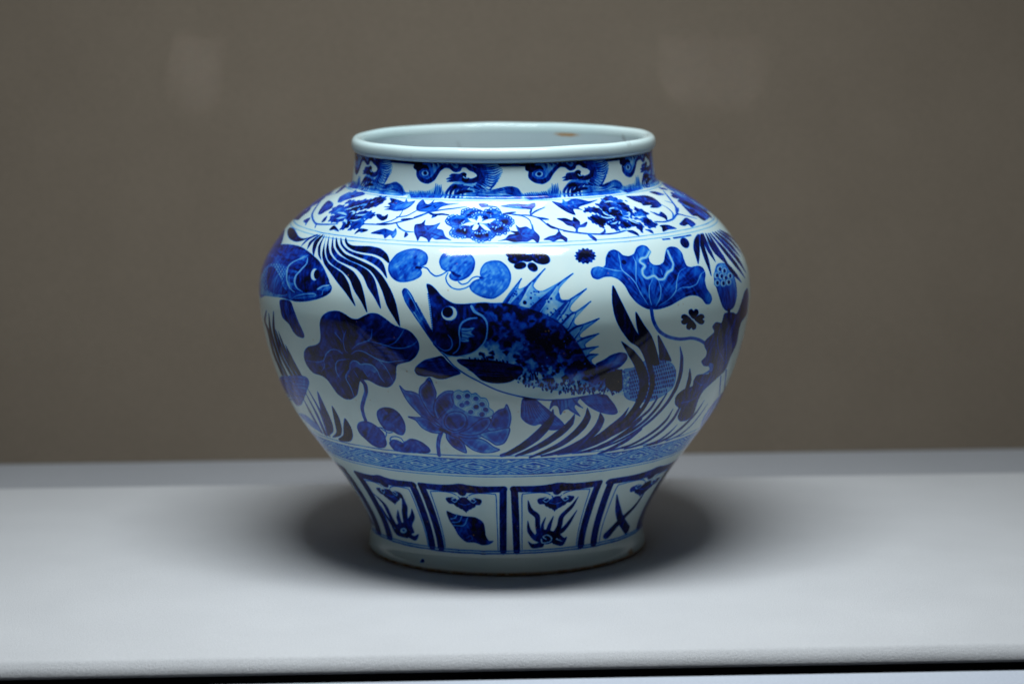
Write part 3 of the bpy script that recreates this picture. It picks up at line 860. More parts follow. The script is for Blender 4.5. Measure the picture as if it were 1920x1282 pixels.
blade([(500, 862), (580, 882), (700, 985), (725, 1052), (640, 1002), (560, 932)], 0.36)
blade([(697, 630), (780, 800), (850, 960), (862, 1050), (805, 1092), (785, 985), (735, 840)], 0.84, e=0.08)
blade([(850, 785), (920, 900), (952, 1020), (938, 1092), (855, 1112), (898, 1060), (878, 950)], 0.94)
blade([(985, 912), (1050, 1010), (1067, 1100), (1040, 1152), (950, 1152), (918, 1130), (968, 1090), (972, 1000)], 0.97)

# ---- big lotus leaf, left of the mandarin fish
W('painted_lotus_leaf', 'P', 'painted large dark lotus leaf with pale veins and a folded lip')
LL = [(602, 597), (607, 590), (617.6, 584), (633, 583), (645, 588), (659, 597), (671, 598), (683, 592), (695, 587), (708.5, 588.5), (722, 597), (738, 609), (751, 614), (765, 619), (775, 627), (784, 640), (786, 654), (780, 667), (768, 677), (746, 683),
      (742.6, 692), (742, 708), (735.5, 720.5), (725, 726), (708.6, 722), (694, 714), (685, 711.5), (674.5, 715), (672, 728), (669, 740), (658, 748), (646, 747), (633, 738), (622.5, 724), (613.5, 711.5), (603, 704), (588, 699), (577.6, 688), (571, 674), (570.5, 659.5), (577.6, 650.5), (592, 647), (599, 641.5), (601, 631), (599.5, 609)]
poly(LL, 0.82, edge=0.1, ew=2.5, nz='iso', na=0.15, n=4)
ctr = np.array([657.0, 662.0])
for i in range(150):                                    # washed-out brush streaks running out from the heart of the leaf
    a = rnd.random() * 6.283; k0, k1 = sorted((rnd.uniform(8, 85), rnd.uniform(20, 110)))
    p0, p1 = ctr + k0 * np.array([math.cos(a), 0.75 * math.sin(a)]), ctr + k1 * np.array([math.cos(a + .12), 0.75 * math.sin(a + .12)])
    if inside_poly(LL, p0) and inside_poly(LL, p1):
        stroke([p0, p1], rnd.uniform(1.5, 4), rnd.choice([0.66, 0.7, 0.9, 0.94]), taper=(0.2, 0.2), soft=3)
CUR['fr'] = 'H'
poly([(1040, 345), (1070, 318), (1110, 322), (1150, 352), (1210, 348), (1275, 365), (1325, 415), (1300, 440), (1250, 420), (1225, 480), (1150, 400), (1090, 380), (1040, 430), (1000, 500), (985, 480), (1030, 410)], 0.52, nz='iso', na=0.2, soft=2)
for v, w in (([(1000, -10), (970, 70), (968, 120), (985, 200), (1020, 235)], 1.6), ([(880, 20), (930, 80), (962, 120)], 1.4), ([(1268, -20), (1260, 70), (1220, 105), (1120, 142), (1055, 195)], 1.8), ([(1225, 105), (1330, 130), (1420, 155), (1500, 180), (1600, 180), (1690, 150), (1742, 105)], 1.8),
             ([(1600, -10), (1560, 60), (1510, 120), (1435, 158)], 1.8), ([(1050, 245), (1105, 210), (1170, 215), (1240, 250), (1330, 300), (1430, 328), (1540, 315), (1650, 305)], 2.2), ([(1330, 300), (1400, 370), (1450, 450), (1492, 535)], 1.5),
             ([(960, 240), (900, 198), (840, 200), (790, 240), (760, 310), (700, 325), (580, 312)], 1.8), ([(760, 310), (772, 370), (740, 430)], 1.3), ([(1030, 295), (920, 310), (890, 350), (895, 430), (935, 500)], 1.9),
             ([(1035, 400), (1040, 342), (1070, 315), (1110, 320), (1150, 350), (1210, 345), (1270, 360), (1320, 410), (1355, 485), (1405, 545)], 2.6), ([(1035, 400), (995, 465), (1002, 515), (1040, 580), (1068, 650), (1080, 690)], 2.4), ([(1080, 420), (1130, 500)], 1.2), ([(1170, 400), (1225, 480), (1250, 440)], 1.2)):
    stroke(v, w * 0.9, 0.22, taper=(0.5, 0.4), na=0.2)
stroke([(1165, 520), (1200, 570), (1205, 640), (1180, 730), (1165, 800), (1180, 880), (1205, 945)], 6.2, 0.62, na=0.15)
stroke([(1172, 540), (1192, 640), (1172, 730), (1160, 800)], 1.5, 0.42, taper=(0.3, 0.3))

# ---- lily pads
def pad(fr, pts, lab, d=0.50, grad=None):
    W('painted_lily_pad', fr, lab)
    poly(pts, d, edge=0.24, ew=3.2, nz='iso', na=0.16, n=5, grad=grad)
    q = np.array(pts, float); c = q.mean(0)
    for i in range(46):
        a = rnd.random() * 6.28; k = rnd.random() ** 0.5 * 0.8
        p = c + k * (q[rnd.randrange(len(q))] - c)
        e = p + np.array([rnd.uniform(8, 40), -rnd.uniform(10, 45)]) * rnd.choice([1, -1])
        if inside_poly(pts, p) and inside_poly(pts, e):
            stroke([p, e], rnd.uniform(1.5, 3.5), rnd.choice([d - .13, d - .08, d + .14, d + .2]), taper=(0.2, 0.2), soft=3)
    CUR['id'] = 0

begin('I')
stroke([(540, 352), (590, 370), (625, 415), (680, 452), (740, 440), (800, 405)], 1.8, 0.62)
stroke([(815, 418), (792, 470), (810, 530), (860, 580), (930, 598), (1000, 585), (1050, 560)], 1.8, 0.62)
stroke([(930, 515), (970, 542), (1030, 525), (1080, 475), (1130, 458), (1175, 465)], 1.8, 0.6)
pad('I', [(180, 300), (250, 215), (340, 170), (440, 152), (520, 165), (580, 205), (597, 260), (580, 318), (535, 345), (475, 358), (515, 375), (532, 420), (510, 460), (440, 497), (350, 518), (270, 512), (205, 470), (165, 400), (165, 340)], 'painted blue lily pad touching the tip of the hanging weed', 0.42, (-0.06, 0.12))
pad('I', [(720, 300), (740, 235), (790, 190), (870, 178), (960, 180), (1050, 205), (1100, 260), (1112, 320), (1090, 400), (1040, 460), (960, 500), (890, 505), (840, 480), (830, 440), (872, 398), (800, 402), (745, 370)], 'painted blue lily pad in the middle of three joined pads, under the glossy highlight', 0.39, (-0.05, 0.14))
stroke([(850, 400), (900, 440), (960, 455)], 5, 0.88, fr='I', taper=(0.3, 0.2), soft=2)
stroke([(470, 358), (520, 362)], 4, 0.85, fr='I', soft=2); stroke([(1170, 470), (1240, 480)], 4, 0.85, fr='I', taper=(1, 0.2), soft=2)
pad('I', [(1165, 430), (1175, 370), (1220, 310), (1300, 283), (1390, 290), (1460, 345), (1500, 420), (1502, 500), (1470, 580), (1400, 650), (1310, 700), (1220, 692), (1130, 657), (1070, 612), (1050, 560), (1090, 510), (1150, 485), (1218, 478), (1180, 460)], 'painted blue kidney shaped lily pad above the big fish\'s back', 0.37, (-0.06, 0.14))
begin('H')
stroke([(1335, 1010), (1390, 1020), (1420, 1070), (1400, 1130)], 1.6, 0.6); stroke([(1480, 1060), (1440, 1065), (1390, 1040), (1360, 1015)], 1.6, 0.6)
stroke([(785, 130), (760, 95), (720, 80), (680, 85), (668, 110)], 1.6, 0.6, fr='Q')
pad('H', [(1320, 850), (1350, 815), (1410, 800), (1490, 815), (1560, 870), (1610, 960), (1617, 1040), (1590, 1087), (1540, 1082), (1480, 1050), (1420, 1040), (1360, 980), (1325, 910)], 'painted oval lily pad, topmost of the three beside the lotus stalk', 0.64)
pad('H', [(1113, 1010), (1130, 960), (1190, 942), (1260, 960), (1330, 1005), (1392, 1070), (1412, 1130), (1422, 1180), (1400, 1217), (1340, 1222), (1270, 1192), (1200, 1132), (1140, 1072)], 'painted oval lily pad at the end of the lotus stalk', 0.62)
pad('Q', [(663, 130), (690, 105), (730, 110), (780, 132), (830, 100), (880, 103), (940, 130), (990, 170), (1004, 200), (980, 216), (880, 216), (780, 211), (710, 196), (675, 160)], 'painted notched lily pad lying on the lower border line', 0.62)

# ---- black florets and specks on the open ground
W('painted_floret', 'D', 'painted nearly black floret like a butterfly beside the highlight')
for c, rx, ry, ro in (((1095, 945), 85, 48, 25), ((1100, 1005), 60, 35, 15), ((1172, 1068), 62, 34, -8), ((1312, 1085), 55, 38, 35), ((1400, 985), 100, 55, 15), ((1250, 985), 60, 35, 0), ((1170, 960), 60, 55, 0), ((1340, 960), 60, 45, 0)):
    poly(ellipse(c, rx * 1.12, ry * 1.18, ro), 0.97, nz='fine', na=0.25, edge=-0.15)
poly([(1205, 880), (1240, 898), (1280, 915), (1320, 885), (1360, 885), (1340, 920), (1280, 945), (1225, 925)], 0.14, na=0)  # pale heart: a highlight painted into the floret's colour
W('painted_floret', 'E', 'painted nearly black round floret with a scalloped rim beside the curled lotus leaf')
poly([(225 + (112 + 10 * math.cos(14 * a)) * math.cos(a), 960 + (82 + 8 * math.cos(14 * a)) * math.sin(a)) for a in np.linspace(0, 6.283, 84, endpoint=False)], 0.86, smooth=False, nz='fine', na=0.2)
poly(ellipse((225, 955), 70, 50), 1.0, nz='fine', na=0.3, soft=4)
W('painted_floret', 'L', 'painted black four-petalled floret beneath the curled lotus leaf')
for c, ro in (((1178, 788), 0), ((1098, 848), -90), ((1155, 906), 180), ((1242, 846), 90)):
    k = math.radians(ro)
    hp = [(0, 56), (-46, 4), (-45, -32), (-18, -44), (0, -24), (18, -44), (45, -32), (46, 4)]
    poly([(c[0] + X * math.cos(k) - Y * math.sin(k), c[1] + X * math.sin(k) + Y * math.cos(k)) for X, Y in hp], 1.03, na=0.05)
W('painted_speck', 'L', 'painted dark oval seed near the fan of weed')
poly(ellipse((1090, 82), 40, 56, -32), 0.97, edge=-0.1)

# ---- curled lotus leaf, upper right
W('painted_lotus_leaf', 'L', 'painted curled lotus leaf with a wavy rim opening upward')
LR = [(148, 380), (165, 335), (220, 318), (270, 325), (295, 300), (300, 230), (330, 170), (380, 150), (430, 170), (470, 205), (530, 215), (580, 190), (610, 130), (660, 105), (712, 120), (740, 165), (727, 220), (740, 270), (780, 302), (840, 302), (880, 270), (893, 200), (910, 140), (950, 120), (1010, 130), (1060, 180), (1082, 250), (1110, 310), (1160, 325), (1220, 312), (1270, 330), (1297, 390), (1292, 460), (1312, 540), (1352, 600), (1362, 650), (1340, 692), (1300, 692), (1260, 640), (1200, 608), (1120, 615), (1030, 660), (940, 710), (850, 740), (780, 747), (700, 737), (610, 682), (540, 602), (490, 512), (430, 452), (360, 422), (290, 422), (220, 447), (168, 430)]
poly(LR, 0.58, edge=0.2, ew=3, nz='big', na=0.25, n=4)
for i in range(190):
    a = rnd.uniform(math.pi * 1.02, math.pi * 1.98); k0, k1 = sorted((rnd.uniform(40, 480), rnd.uniform(80, 620)))
    c = np.array([770.0, 740.0]); s2 = np.array([1.0, 0.95])
    p0, p1 = c + k0 * s2 * [math.cos(a), math.sin(a)], c + k1 * s2 * [math.cos(a + .05), math.sin(a + .05)]
    if inside_poly(LR, p0) and inside_poly(LR, p1) and inside_poly(LR, (p0 + p1) / 2):
        stroke([p0, p1], rnd.uniform(2, 5), rnd.choice([0.44, 0.48, 0.70, 0.78]), taper=(0.2, 0.2), soft=3.5)
fold = [(737, 168), (702, 225), (652, 240), (640, 272), (690, 312), (665, 352), (672, 402), (712, 435), (780, 412), (830, 447), (882, 440), (915, 382), (960, 350), (972, 290), (942, 220), (918, 160)]
stroke(fold, 5.5, 0.26, na=0.25); stroke(fold, 1.6, 0.06, na=0)
for v in ([(420, 170), (440, 260), (460, 350), (540, 420), (600, 490), (650, 590), (722, 702)], [(270, 330), (380, 355), (460, 365)], [(570, 215), (600, 290), (600, 400), (605, 490)], [(770, 440), (735, 520), (735, 620), (757, 702)], [(820, 440), (850, 540), (840, 640), (800, 712)], [(1100, 330), (1040, 370), (1010, 460), (1000, 560), (940, 640), (830, 712)], [(1000, 570), (1060, 530), (1140, 525), (1210, 490), (1250, 400), (1287, 368)]):
    stroke(v, 1.7, 0.15, taper=(0.4, 0.5), na=0.2)
for v in ([(770, 330), (775, 390)], [(850, 345), (865, 400)]):
    stroke(v, 1.5, 0.3)
stroke(ellipse((210, 375), 35, 30) + [(245, 375)], 2, 0.45); dot((480, 275), 4, 0.95); dot((330, 215), 3, 0.9)
stroke([(755, 745), (775, 860), (830, 960), (920, 1020), (1040, 1045), (1160, 1035), (1240, 1055), (1300, 1092)], 5.2, 0.55, na=0.1)

# ---- the big mandarin fish
W('painted_fish', 'K', 'painted spotted mandarin fish with gaping jaws and a spiny dorsal fin')
dorsal = [(150, 497), (330, 255), (372, 203), (330, 325), (400, 312), (500, 242), (657, 83), (522, 270), (530, 320), (575, 352), (650, 345), (850, 235), (992, 143), (835, 310), (820, 400), (860, 465), (960, 458), (1110, 350), (1152, 330), (975, 520), (965, 590), (1040, 602), (1207, 478), (1022, 680), (1012, 750), (1090, 767), (1307, 684), (1112, 840), (1072, 900), (1140, 917), (1302, 866), (1150, 980), (1142, 1022), (1182, 1040), (1297, 1020), (1192, 1090), (1202, 1122), (1297, 1115), (1212, 1182), (1240, 1250), (1150, 1200), (1060, 1060), (960, 930), (830, 780), (700, 690), (480, 600), (300, 550)]
poly(dorsal, 0.24, edge=0.34, ew=2.2, nz='iso', na=0.35, n=4)
for v in ([(155, 500), (260, 350), (370, 208)], [(205, 510), (260, 420), (312, 330)], [(335, 530), (430, 320), (520, 225), (655, 88)], [(250, 515), (360, 400), (420, 310)], [(470, 575), (640, 430), (850, 245), (990, 147)], [(600, 610), (700, 420), (840, 250)], [(725, 665), (860, 540), (970, 450), (1150, 333)], [(800, 710), (900, 580), (960, 470)],
          [(855, 750), (960, 640), (1040, 600), (1205, 481)], [(925, 810), (990, 690), (1030, 610)], [(935, 850), (1020, 790), (1110, 760), (1305, 687)], [(1005, 930), (1060, 850), (1110, 780)], [(1050, 960), (1140, 915), (1300, 868)], [(1100, 1060), (1190, 1040), (1295, 1022)], [(1150, 1150), (1200, 1120), (1295, 1117)]):
    stroke(v, 3.4, 0.70, taper=(1.3, 0.5), na=0.2)
for tri in ([(470, 580), (640, 430), (800, 280), (700, 420), (600, 610)], [(720, 670), (860, 540), (940, 480), (880, 600), (800, 710)], [(150, 500), (250, 365), (300, 320), (215, 505)], [(820, 370), (850, 460), (960, 458), (880, 500), (800, 470), (770, 440)], [(250, 515), (360, 400), (400, 340), (335, 530)]):
    poly(tri, 0.6, na=0.3, n=3)
for v in ([(215, 500), (305, 345)], [(345, 515), (500, 250)], [(600, 605), (800, 300)], [(800, 690), (940, 490)], [(925, 800), (1010, 640)], [(1000, 920), (1070, 830)]):
    stroke(v, 1.5, 0.08, na=0)
for i in range(46):
    p = rnd.choice([(rnd.uniform(370, 600), rnd.uniform(360, 540)), (rnd.uniform(640, 830), rnd.uniform(440, 640)), (rnd.uniform(820, 930), rnd.uniform(590, 720)), (rnd.uniform(260, 330), rnd.uniform(360, 460))])
    if inside_poly(dorsal, p):
        dot(p, rnd.uniform(0.8, 2.0), rnd.choice([0.75, 0.85, 0.1, 0.8]))
dot((410, 495), 3.2, 0.98)
CUR['fr'] = 'P'
body = [(800, 532.8), (808.6, 535), (818, 543.7), (827, 554.6), (840, 564), (852, 569.4), (869.5, 570.5), (888, 568.6), (907, 567.4), (925, 568.3), (943, 568), (971.5, 572.7), (995, 579), (1017, 586.7), (1032, 594), (1052.6, 607), (1065, 621), (1077.6, 635), (1090, 654), (1101, 672.5), (1115, 684), (1134, 690), (1161, 692.5), (1187, 688), (1211, 676), (1229.5, 675), (1250, 676), (1262, 683), (1267, 697), (1266, 713.6), (1260, 728), (1241.7, 742), (1217, 752), (1193, 752), (1170.7, 742), (1147, 738.5), (1125, 738), (1089, 744), (1060, 748.5), (1029, 750), (996.6, 747), (965.7, 741), (940, 734), (920, 726), (894, 713), (872, 701), (851.5, 686), (836, 669), (826, 659), (813, 645), (794.6, 618.6), (774, 589), (760, 567), (754, 549), (756, 541.5), (763.4, 542), (771, 551.5), (779, 567), (791.5, 592), (802.4, 609), (811.8, 621.7), (810, 596.7), (807, 570), (803, 547)]
poly(body, 0.04, na=0, n=3)                              # pale ground of the belly
back = [(800, 533), (808.6, 535), (818, 543.7), (827, 554.6), (840, 564), (852, 569.4), (869.5, 570.5), (888, 568.6), (907, 567.4), (925, 568.3), (943, 568), (971.5, 572.7), (995, 579), (1017, 586.7), (1032, 594), (1052.6, 607), (1065, 621), (1077.6, 635), (1090, 654), (1101, 672.5), (1115, 684), (1134, 690), (1161, 692.5), (1167, 694), (1164, 715), (1166, 735), (1140, 732), (1110, 731), (1080, 733), (1045, 732), (1005, 725), (975, 715), (955, 700), (930, 680), (905, 672), (880, 672), (858, 668), (836, 669), (826, 659), (813, 645), (812, 622), (810, 596.7), (807, 570), (803, 547)]
_sb = lambda a, b, x: np.clip((x - a) / (b - a), 0, 1) ** 2 * (3 - 2 * np.clip((x - a) / (b - a), 0, 1))
s_back, s_bel = cast([[960, 580]])[0, 1], cast([[960, 725]])[0, 1]
_top, _bot = cast(body[0:22]), cast([(826, 659), (836, 669), (858, 672), (880, 676), (910, 684), (940, 700), (965, 716), (1005, 728), (1045, 735), (1080, 737), (1120, 736), (1166, 738)])
def hide(sl):
    th = TH[sl[1]]
    st, sb2 = np.interp(th, _top[:, 0], _top[:, 1]), np.interp(th, _bot[:, 0], _bot[:, 1])
    v = np.clip((SV[sl[0]][:, None] - st[None]) / np.maximum(sb2 - st, 0.004)[None], 0, 1)
    basew = 0.64 - 0.52 * _sb(0.30, 0.92, v) + 0.10 * N_ISO[sl]
    blot = _sb(-0.10, 0.40, N_BLOT[sl] + 0.16 - 0.34 * _sb(0.45, 1.0, v))
    return np.clip(basew + 0.37 * blot * (1 - 0.75 * _sb(0.72, 1.0, v)), 0, 1.05)
poly(back, hide, edge=0.12, ew=3, nz='fine', na=0.12, n=3, soft=2)
spots = [(870, 668), (905, 680), (940, 690), (962, 712), (985, 722), (1010, 728), (1040, 734), (1080, 737), (1120, 736), (1160, 738), (1165, 715), (1100, 715), (1040, 708), (1000, 695), (960, 680), (920, 668)]
for i in range(1100):
    p = (rnd.uniform(870, 1168), rnd.uniform(660, 740))
    if inside_poly(spots, p):
        stroke([p, (p[0] + rnd.uniform(-1.5, 1.5), p[1] + rnd.uniform(1, 4.5))], rnd.uniform(1.3, 2.8), rnd.uniform(0.82, 1.05), na=0)
for i in range(45):                                    # pale flecks between the blotches
    p = (rnd.uniform(885, 1100), rnd.uniform(625, 715))
    if inside_poly(back, p):
        dot(p, rnd.uniform(0.8, 1.7), rnd.uniform(0.3, 0.45))
for i in range(75):
    p = (rnd.uniform(890, 1160), rnd.uniform(572, 715))
    if inside_poly(back, p):
        poly([(p[0] + rnd.uniform(2, 8) * math.cos(a), p[1] + rnd.uniform(2, 6) * math.sin(a)) for a in np.linspace(0, 6.28, 9, endpoint=False)], rnd.uniform(0.88, 1.04), na=0, n=3, soft=2.2)
poly([(1138, 700), (1165, 698), (1166, 730), (1150, 732), (1136, 722)], 1.04, na=0.1, soft=2)
stroke(body[36:50], 1.9, 0.72, na=0.1)
# head
CUR['fr'] = 'J'
head = [(390, 212), (440, 225), (500, 280), (560, 350), (640, 410), (720, 446), (830, 452), (930, 450), (960, 540), (1050, 590), (1100, 650), (1115, 740), (1100, 850), (1060, 930), (980, 1010), (880, 1050), (760, 1075), (640, 1060), (560, 1020), (470, 930), (462, 790), (450, 620), (430, 450), (405, 300)]
poly(head, 0.80, edge=0.08, nz='iso', na=0.2, n=4, grad=(-0.06, 0.16))
poly([(600, 480), (760, 470), (900, 480), (960, 560), (860, 620), (760, 660), (640, 680), (560, 620)], 0.78, nz='ver', na=0.3, soft=4)
for i in range(26):
    p = (rnd.uniform(430, 900), rnd.uniform(260, 720))
    if inside_poly(head, p):
        stroke([p, (p[0] + rnd.uniform(-10, 10), p[1] + rnd.uniform(20, 60))], rnd.uniform(2, 4), rnd.choice([0.62, 0.68, 0.95]), taper=(0.2, 0.2), soft=3)
poly([(90, 310), (110, 263), (150, 268), (200, 330), (250, 430), (330, 590), (400, 700), (470, 800), (520, 960), (470, 930), (350, 760), (220, 570), (130, 430)], 0.66, edge=0.25, ew=2.2, na=0.2, n=4)
stroke([(150, 285), (190, 350), (235, 440), (310, 580)], 2.4, 0.22, taper=(0.4, 0.2)); stroke([(205, 520), (240, 560), (300, 660)], 2.2, 0.2, taper=(0.3, 0.2))
poly([(180, 380), (230, 440), (250, 520), (220, 540), (180, 460)], 0.9, na=0.1, soft=2); poly([(330, 640), (400, 720), (480, 830), (470, 900), (390, 790)], 0.92, na=0.1, soft=2)
for i in range(17):
    t = i / 16
    dot((258 + 165 * t, 440 + 300 * t), 1.2, 0.85); dot((402 + 52 * t, 330 + 430 * t), 1.1, 0.8)
poly(ellipse((657, 560), 100, 92), 0.05, na=0); stroke(ellipse((657, 560), 102, 94) + ellipse((657, 560), 102, 94)[:1], 1.6, 0.85, na=0)
stroke([(735, 500), (755, 560), (730, 620), (680, 650)], 1.3, 0.5, na=0)
poly(ellipse((638, 545), 64, 66), 1.06, na=0, edge=-0.15)
stroke([(922, 475), (960, 540), (1050, 590), (1100, 655), (1115, 740), (1100, 850), (1060, 930), (980, 1010), (880, 1052), (760, 1078), (640, 1065), (560, 1022)], [5, 5, 4.2, 3.6, 3.2, 3, 3, 2.6, 2.4, 2, 2, 1.6], 0.22, na=0.15)
stroke([(990, 615), (900, 625), (820, 665), (785, 720), (775, 800), (785, 870), (780, 950), (750, 1010), (700, 1045)], [2.5, 4, 4, 4, 3.2, 3, 2.6, 2.4, 1.8], 0.26, na=0.15)
stroke([(640, 820), (680, 870), (692, 940), (660, 995), (590, 1005), (520, 960)], 2.4, 0.32, taper=(0.5, 0.5))
poly([(800, 740), (880, 738), (965, 728), (920, 790), (962, 838), (890, 852), (892, 900), (800, 900), (805, 830)], 0.24, edge=0.1, na=0.2, n=4)
for v in ([(805, 770), (860, 775), (920, 760)], [(805, 800), (870, 815), (950, 835)], [(805, 850), (850, 855), (890, 870)], [(805, 880), (850, 880)]):
    stroke(v, 1.4, 0.6)
# fins
CUR['fr'] = 'M'
def fin(pts, d, rays, rd=None, nz='hor', fr=None):
    poly(pts, d, fr, edge=0.15, ew=2.4, nz=nz, na=0.25, n=4)
    for a, b, c in rays:
        stroke([a, b, c], 1.2, d - 0.2 if rd is None else rd, fr, taper=(0.4, 0.2))
fin([(680, 205), (720, 190), (850, 195), (1050, 205), (1250, 240), (1392, 282), (1392, 350), (1330, 402), (1250, 442), (1150, 457), (1050, 452), (950, 422), (880, 362), (800, 297), (710, 242)], 0.88, [((800, 230 + i * 16), (1000, 240 + i * 26), (1300, 270 + i * 22)) for i in range(6)], 0.74)
fin([(520, 160), (440, 175), (330, 202), (240, 270), (220, 320), (250, 362), (330, 382), (400, 382), (470, 407), (550, 407), (640, 377), (722, 345), (650, 282), (580, 222)], 0.78, [((560 + i * 20, 200 + i * 25), (430 + 10 * i, 270 + i * 15), (290 + 40 * i, 340 + i * 8)) for i in range(7)], 0.55)
CUR['fr'] = 'N'
fin([(235, 622), (212, 780), (222, 840), (280, 892), (360, 920), (430, 902), (500, 960), (600, 967), (692, 912), (560, 780), (450, 692), (370, 632)], 0.60, [((255 + i * 14, 640), (250 + i * 32, 760 + 5 * i), (250 + i * 52, 860 + 9 * i)) for i in range(9)], 0.32)
poly([(560, 640), (528, 742), (570, 700), (620, 712), (645, 802), (680, 752), (740, 740), (862, 817), (800, 722), (820, 690), (892, 727), (830, 660), (862, 610), (700, 630)], 0.42, edge=0.3, na=0.2, n=3)
for v in ([(570, 645), (530, 740)], [(640, 640), (645, 798)], [(600, 640), (620, 710)], [(720, 640), (740, 735), (860, 815)], [(680, 640), (690, 740)], [(780, 630), (830, 690), (890, 725)]):
    stroke(v, 2.2, 0.66, taper=(1, 0.5))
fin([(870, 605), (900, 660), (960, 712), (1050, 762), (1150, 792), (1230, 797), (1272, 772), (1242, 700), (1182, 622), (1120, 577)], 0.58, [((900 + 25 * i, 610 - 3 * i), (980 + 28 * i, 680 - 6 * i), (1080 + 28 * i, 765 - 4 * i)) for i in range(7)], 0.42)
fin([(1030, 252), (1120, 200), (1200, 150), (1290, 122), (1360, 130), (1377, 180), (1330, 250), (1250, 302), (1130, 292)], 0.74, [((1080, 255 + i * 6), (1200, 190 + i * 18), (1340, 150 + i * 20)) for i in range(5)], 0.56)
# tail, barred with rows of short strokes
CUR['fr'] = 'O'
tail = [(235, 470), (340, 437), (450, 372), (540, 372), (640, 376), (702, 412), (727, 480), (722, 560), (690, 632), (600, 702), (480, 752), (360, 752), (250, 702)]
poly(tail, 0.24, edge=0.25, ew=2, nz='hor', na=0.3, n=4)
for j in range(9):
    for i in range(21):
        x = 300 + i * 20.5 + (j % 2) * 9
        y = 475 + j * 33 - (0.30 + 0.02 * j) * (x - 300) * (1 - j / 9.0 * 0.75) + rnd.uniform(-3, 3)
        if inside_poly(tail, (x, y)) and inside_poly(tail, (x + 4, y + 22)):
            stroke([(x, y), (x + 2, y + 14)], 2.3, rnd.uniform(0.75, 0.9), na=0)
for i in range(40):
    p = (rnd.uniform(235, 300), rnd.uniform(470, 690))
    dot(p, rnd.uniform(0.8, 2), rnd.choice([0.6, 0.5, 0.1]))

# ---- weed curving up over the tail from the lower border
W('painted_weed', 'O', 'painted sheaf of long weed sweeping up across the big fish\'s tail')
blade([(370, 508), (440, 640), (520, 800), (600, 960), (690, 1080), (760, 1200), (800, 1290), (735, 1290), (630, 1132), (540, 1070), (450, 950), (390, 820), (363, 660)], 1.05, fr='L')
blade([(600, 772), (680, 900), (750, 1000), (800, 1130), (830, 1250), (835, 1300), (770, 1300), (690, 1132), (630, 1000), (603, 880)], 1.06, fr='L')
blade([(820, 1005), (880, 1100), (930, 1200), (955, 1265), (900, 1258), (838, 1255), (832, 1180)], 1.05, fr='L')
stroke([(225, 200), (310, 300), (385, 410), (425, 520), (430, 620), (405, 720), (345, 820), (250, 925), (120, 1030), (-10, 1105)], [1, 11, 15, 17, 17, 15, 12, 9, 7, 5], 0.98, na=0.08)
stroke([(400, 220), (455, 330), (490, 450), (510, 560), (495, 660), (450, 770), (370, 880), (250, 985), (100, 1080), (-10, 1140)], [8, 9, 9, 9, 9, 8, 8, 7, 6, 5], 0.94, na=0.08)
for v, w, d in (([(765, 245), (780, 350), (770, 490), (725, 630), (640, 770), (520, 900), (380, 1010), (200, 1115), (10, 1190)], [1, 8, 10, 10, 9, 8, 7, 6, 5], 0.79),
                ([(640, 680), (560, 800), (450, 920), (330, 1010), (180, 1095), (10, 1165)], [3, 7, 8, 8, 6, 4], 0.84), ([(555, 720), (480, 830), (360, 930), (230, 1015), (100, 1085)], [4, 7, 7, 6, 4], 0.80),
                ([(700, 820), (640, 920), (540, 1015), (420, 1095), (290, 1160), (120, 1205)], [1, 7, 8, 7, 6, 4], 0.85), ([(760, 810), (700, 915), (600, 1020), (480, 1105), (380, 1155), (250, 1190)], [6, 9, 9, 8, 6, 3], 0.83),
                ([(990, 740), (910, 860), (800, 975), (680, 1070), (560, 1130), (430, 1165)], [1, 8, 10, 8, 6, 3], 0.83), ([(740, 965), (660, 1045), (560, 1115), (460, 1150)], [1, 6, 6, 3], 0.79),
                ([(1022, 770), (945, 880), (860, 980), (760, 1060), (640, 1115)], [1, 4, 5, 5, 3], 0.74)):
    stroke(v, [t * 0.72 for t in w], d, na=0.08)
W('painted_weed', 'O', 'painted single blade of weed tucked under the ragged lotus leaf')
stroke([(855, 450), (850, 560), (815, 680)], [1, 8, 8], 0.9)
W('painted_weed', 'O', 'painted dark blade of weed at the very turn of the belly beside the ragged leaf')
stroke([(1337, 195), (1300, 350), (1262, 480), (1200, 675)], [1, 9, 12, 9], 0.88)
W('painted_weed', 'N', 'painted broad weed blades rising from the lower border under the fish')
for v, w, d in (([(565, 740), (545, 845), (475, 945), (380, 1040), (250, 1135), (100, 1215), (0, 1245)], [1, 12, 18, 19, 16, 11, 7], 0.85), ([(802, 793), (755, 890), (650, 990), (500, 1095), (340, 1180), (160, 1248)], [1, 13, 15, 14, 11, 5], 0.83),
                ([(940, 728), (940, 830), (885, 925), (790, 1020), (650, 1120), (480, 1200), (310, 1265)], [1, 14, 16, 14, 12, 8, 4], 0.84), ([(1080, 778), (1085, 865), (1040, 955), (940, 1055), (800, 1135), (600, 1215), (440, 1250)], [1, 15, 17, 15, 12, 8, 4], 0.79),
                ([(1392, 722), (1320, 830), (1205, 935), (1070, 1035), (900, 1125), (700, 1200), (520, 1240)], [1, 9, 13, 12, 10, 8, 4], 0.83), ([(1500, 740), (1410, 850), (1290, 950), (1140, 1055), (980, 1130), (780, 1205), (620, 1235)], [8, 10, 10, 10, 9, 6, 3], 0.80),
                ([(1520, 850), (1400, 955), (1250, 1060), (1090, 1145), (920, 1200), (780, 1220)], [7, 8, 8, 8, 6, 3], 0.80), ([(1520, 960), (1380, 1070), (1200, 1170), (1060, 1225)], [7, 9, 8, 4], 0.79)):
    stroke(v, [t * 0.84 for t in w], d, na=0.1)

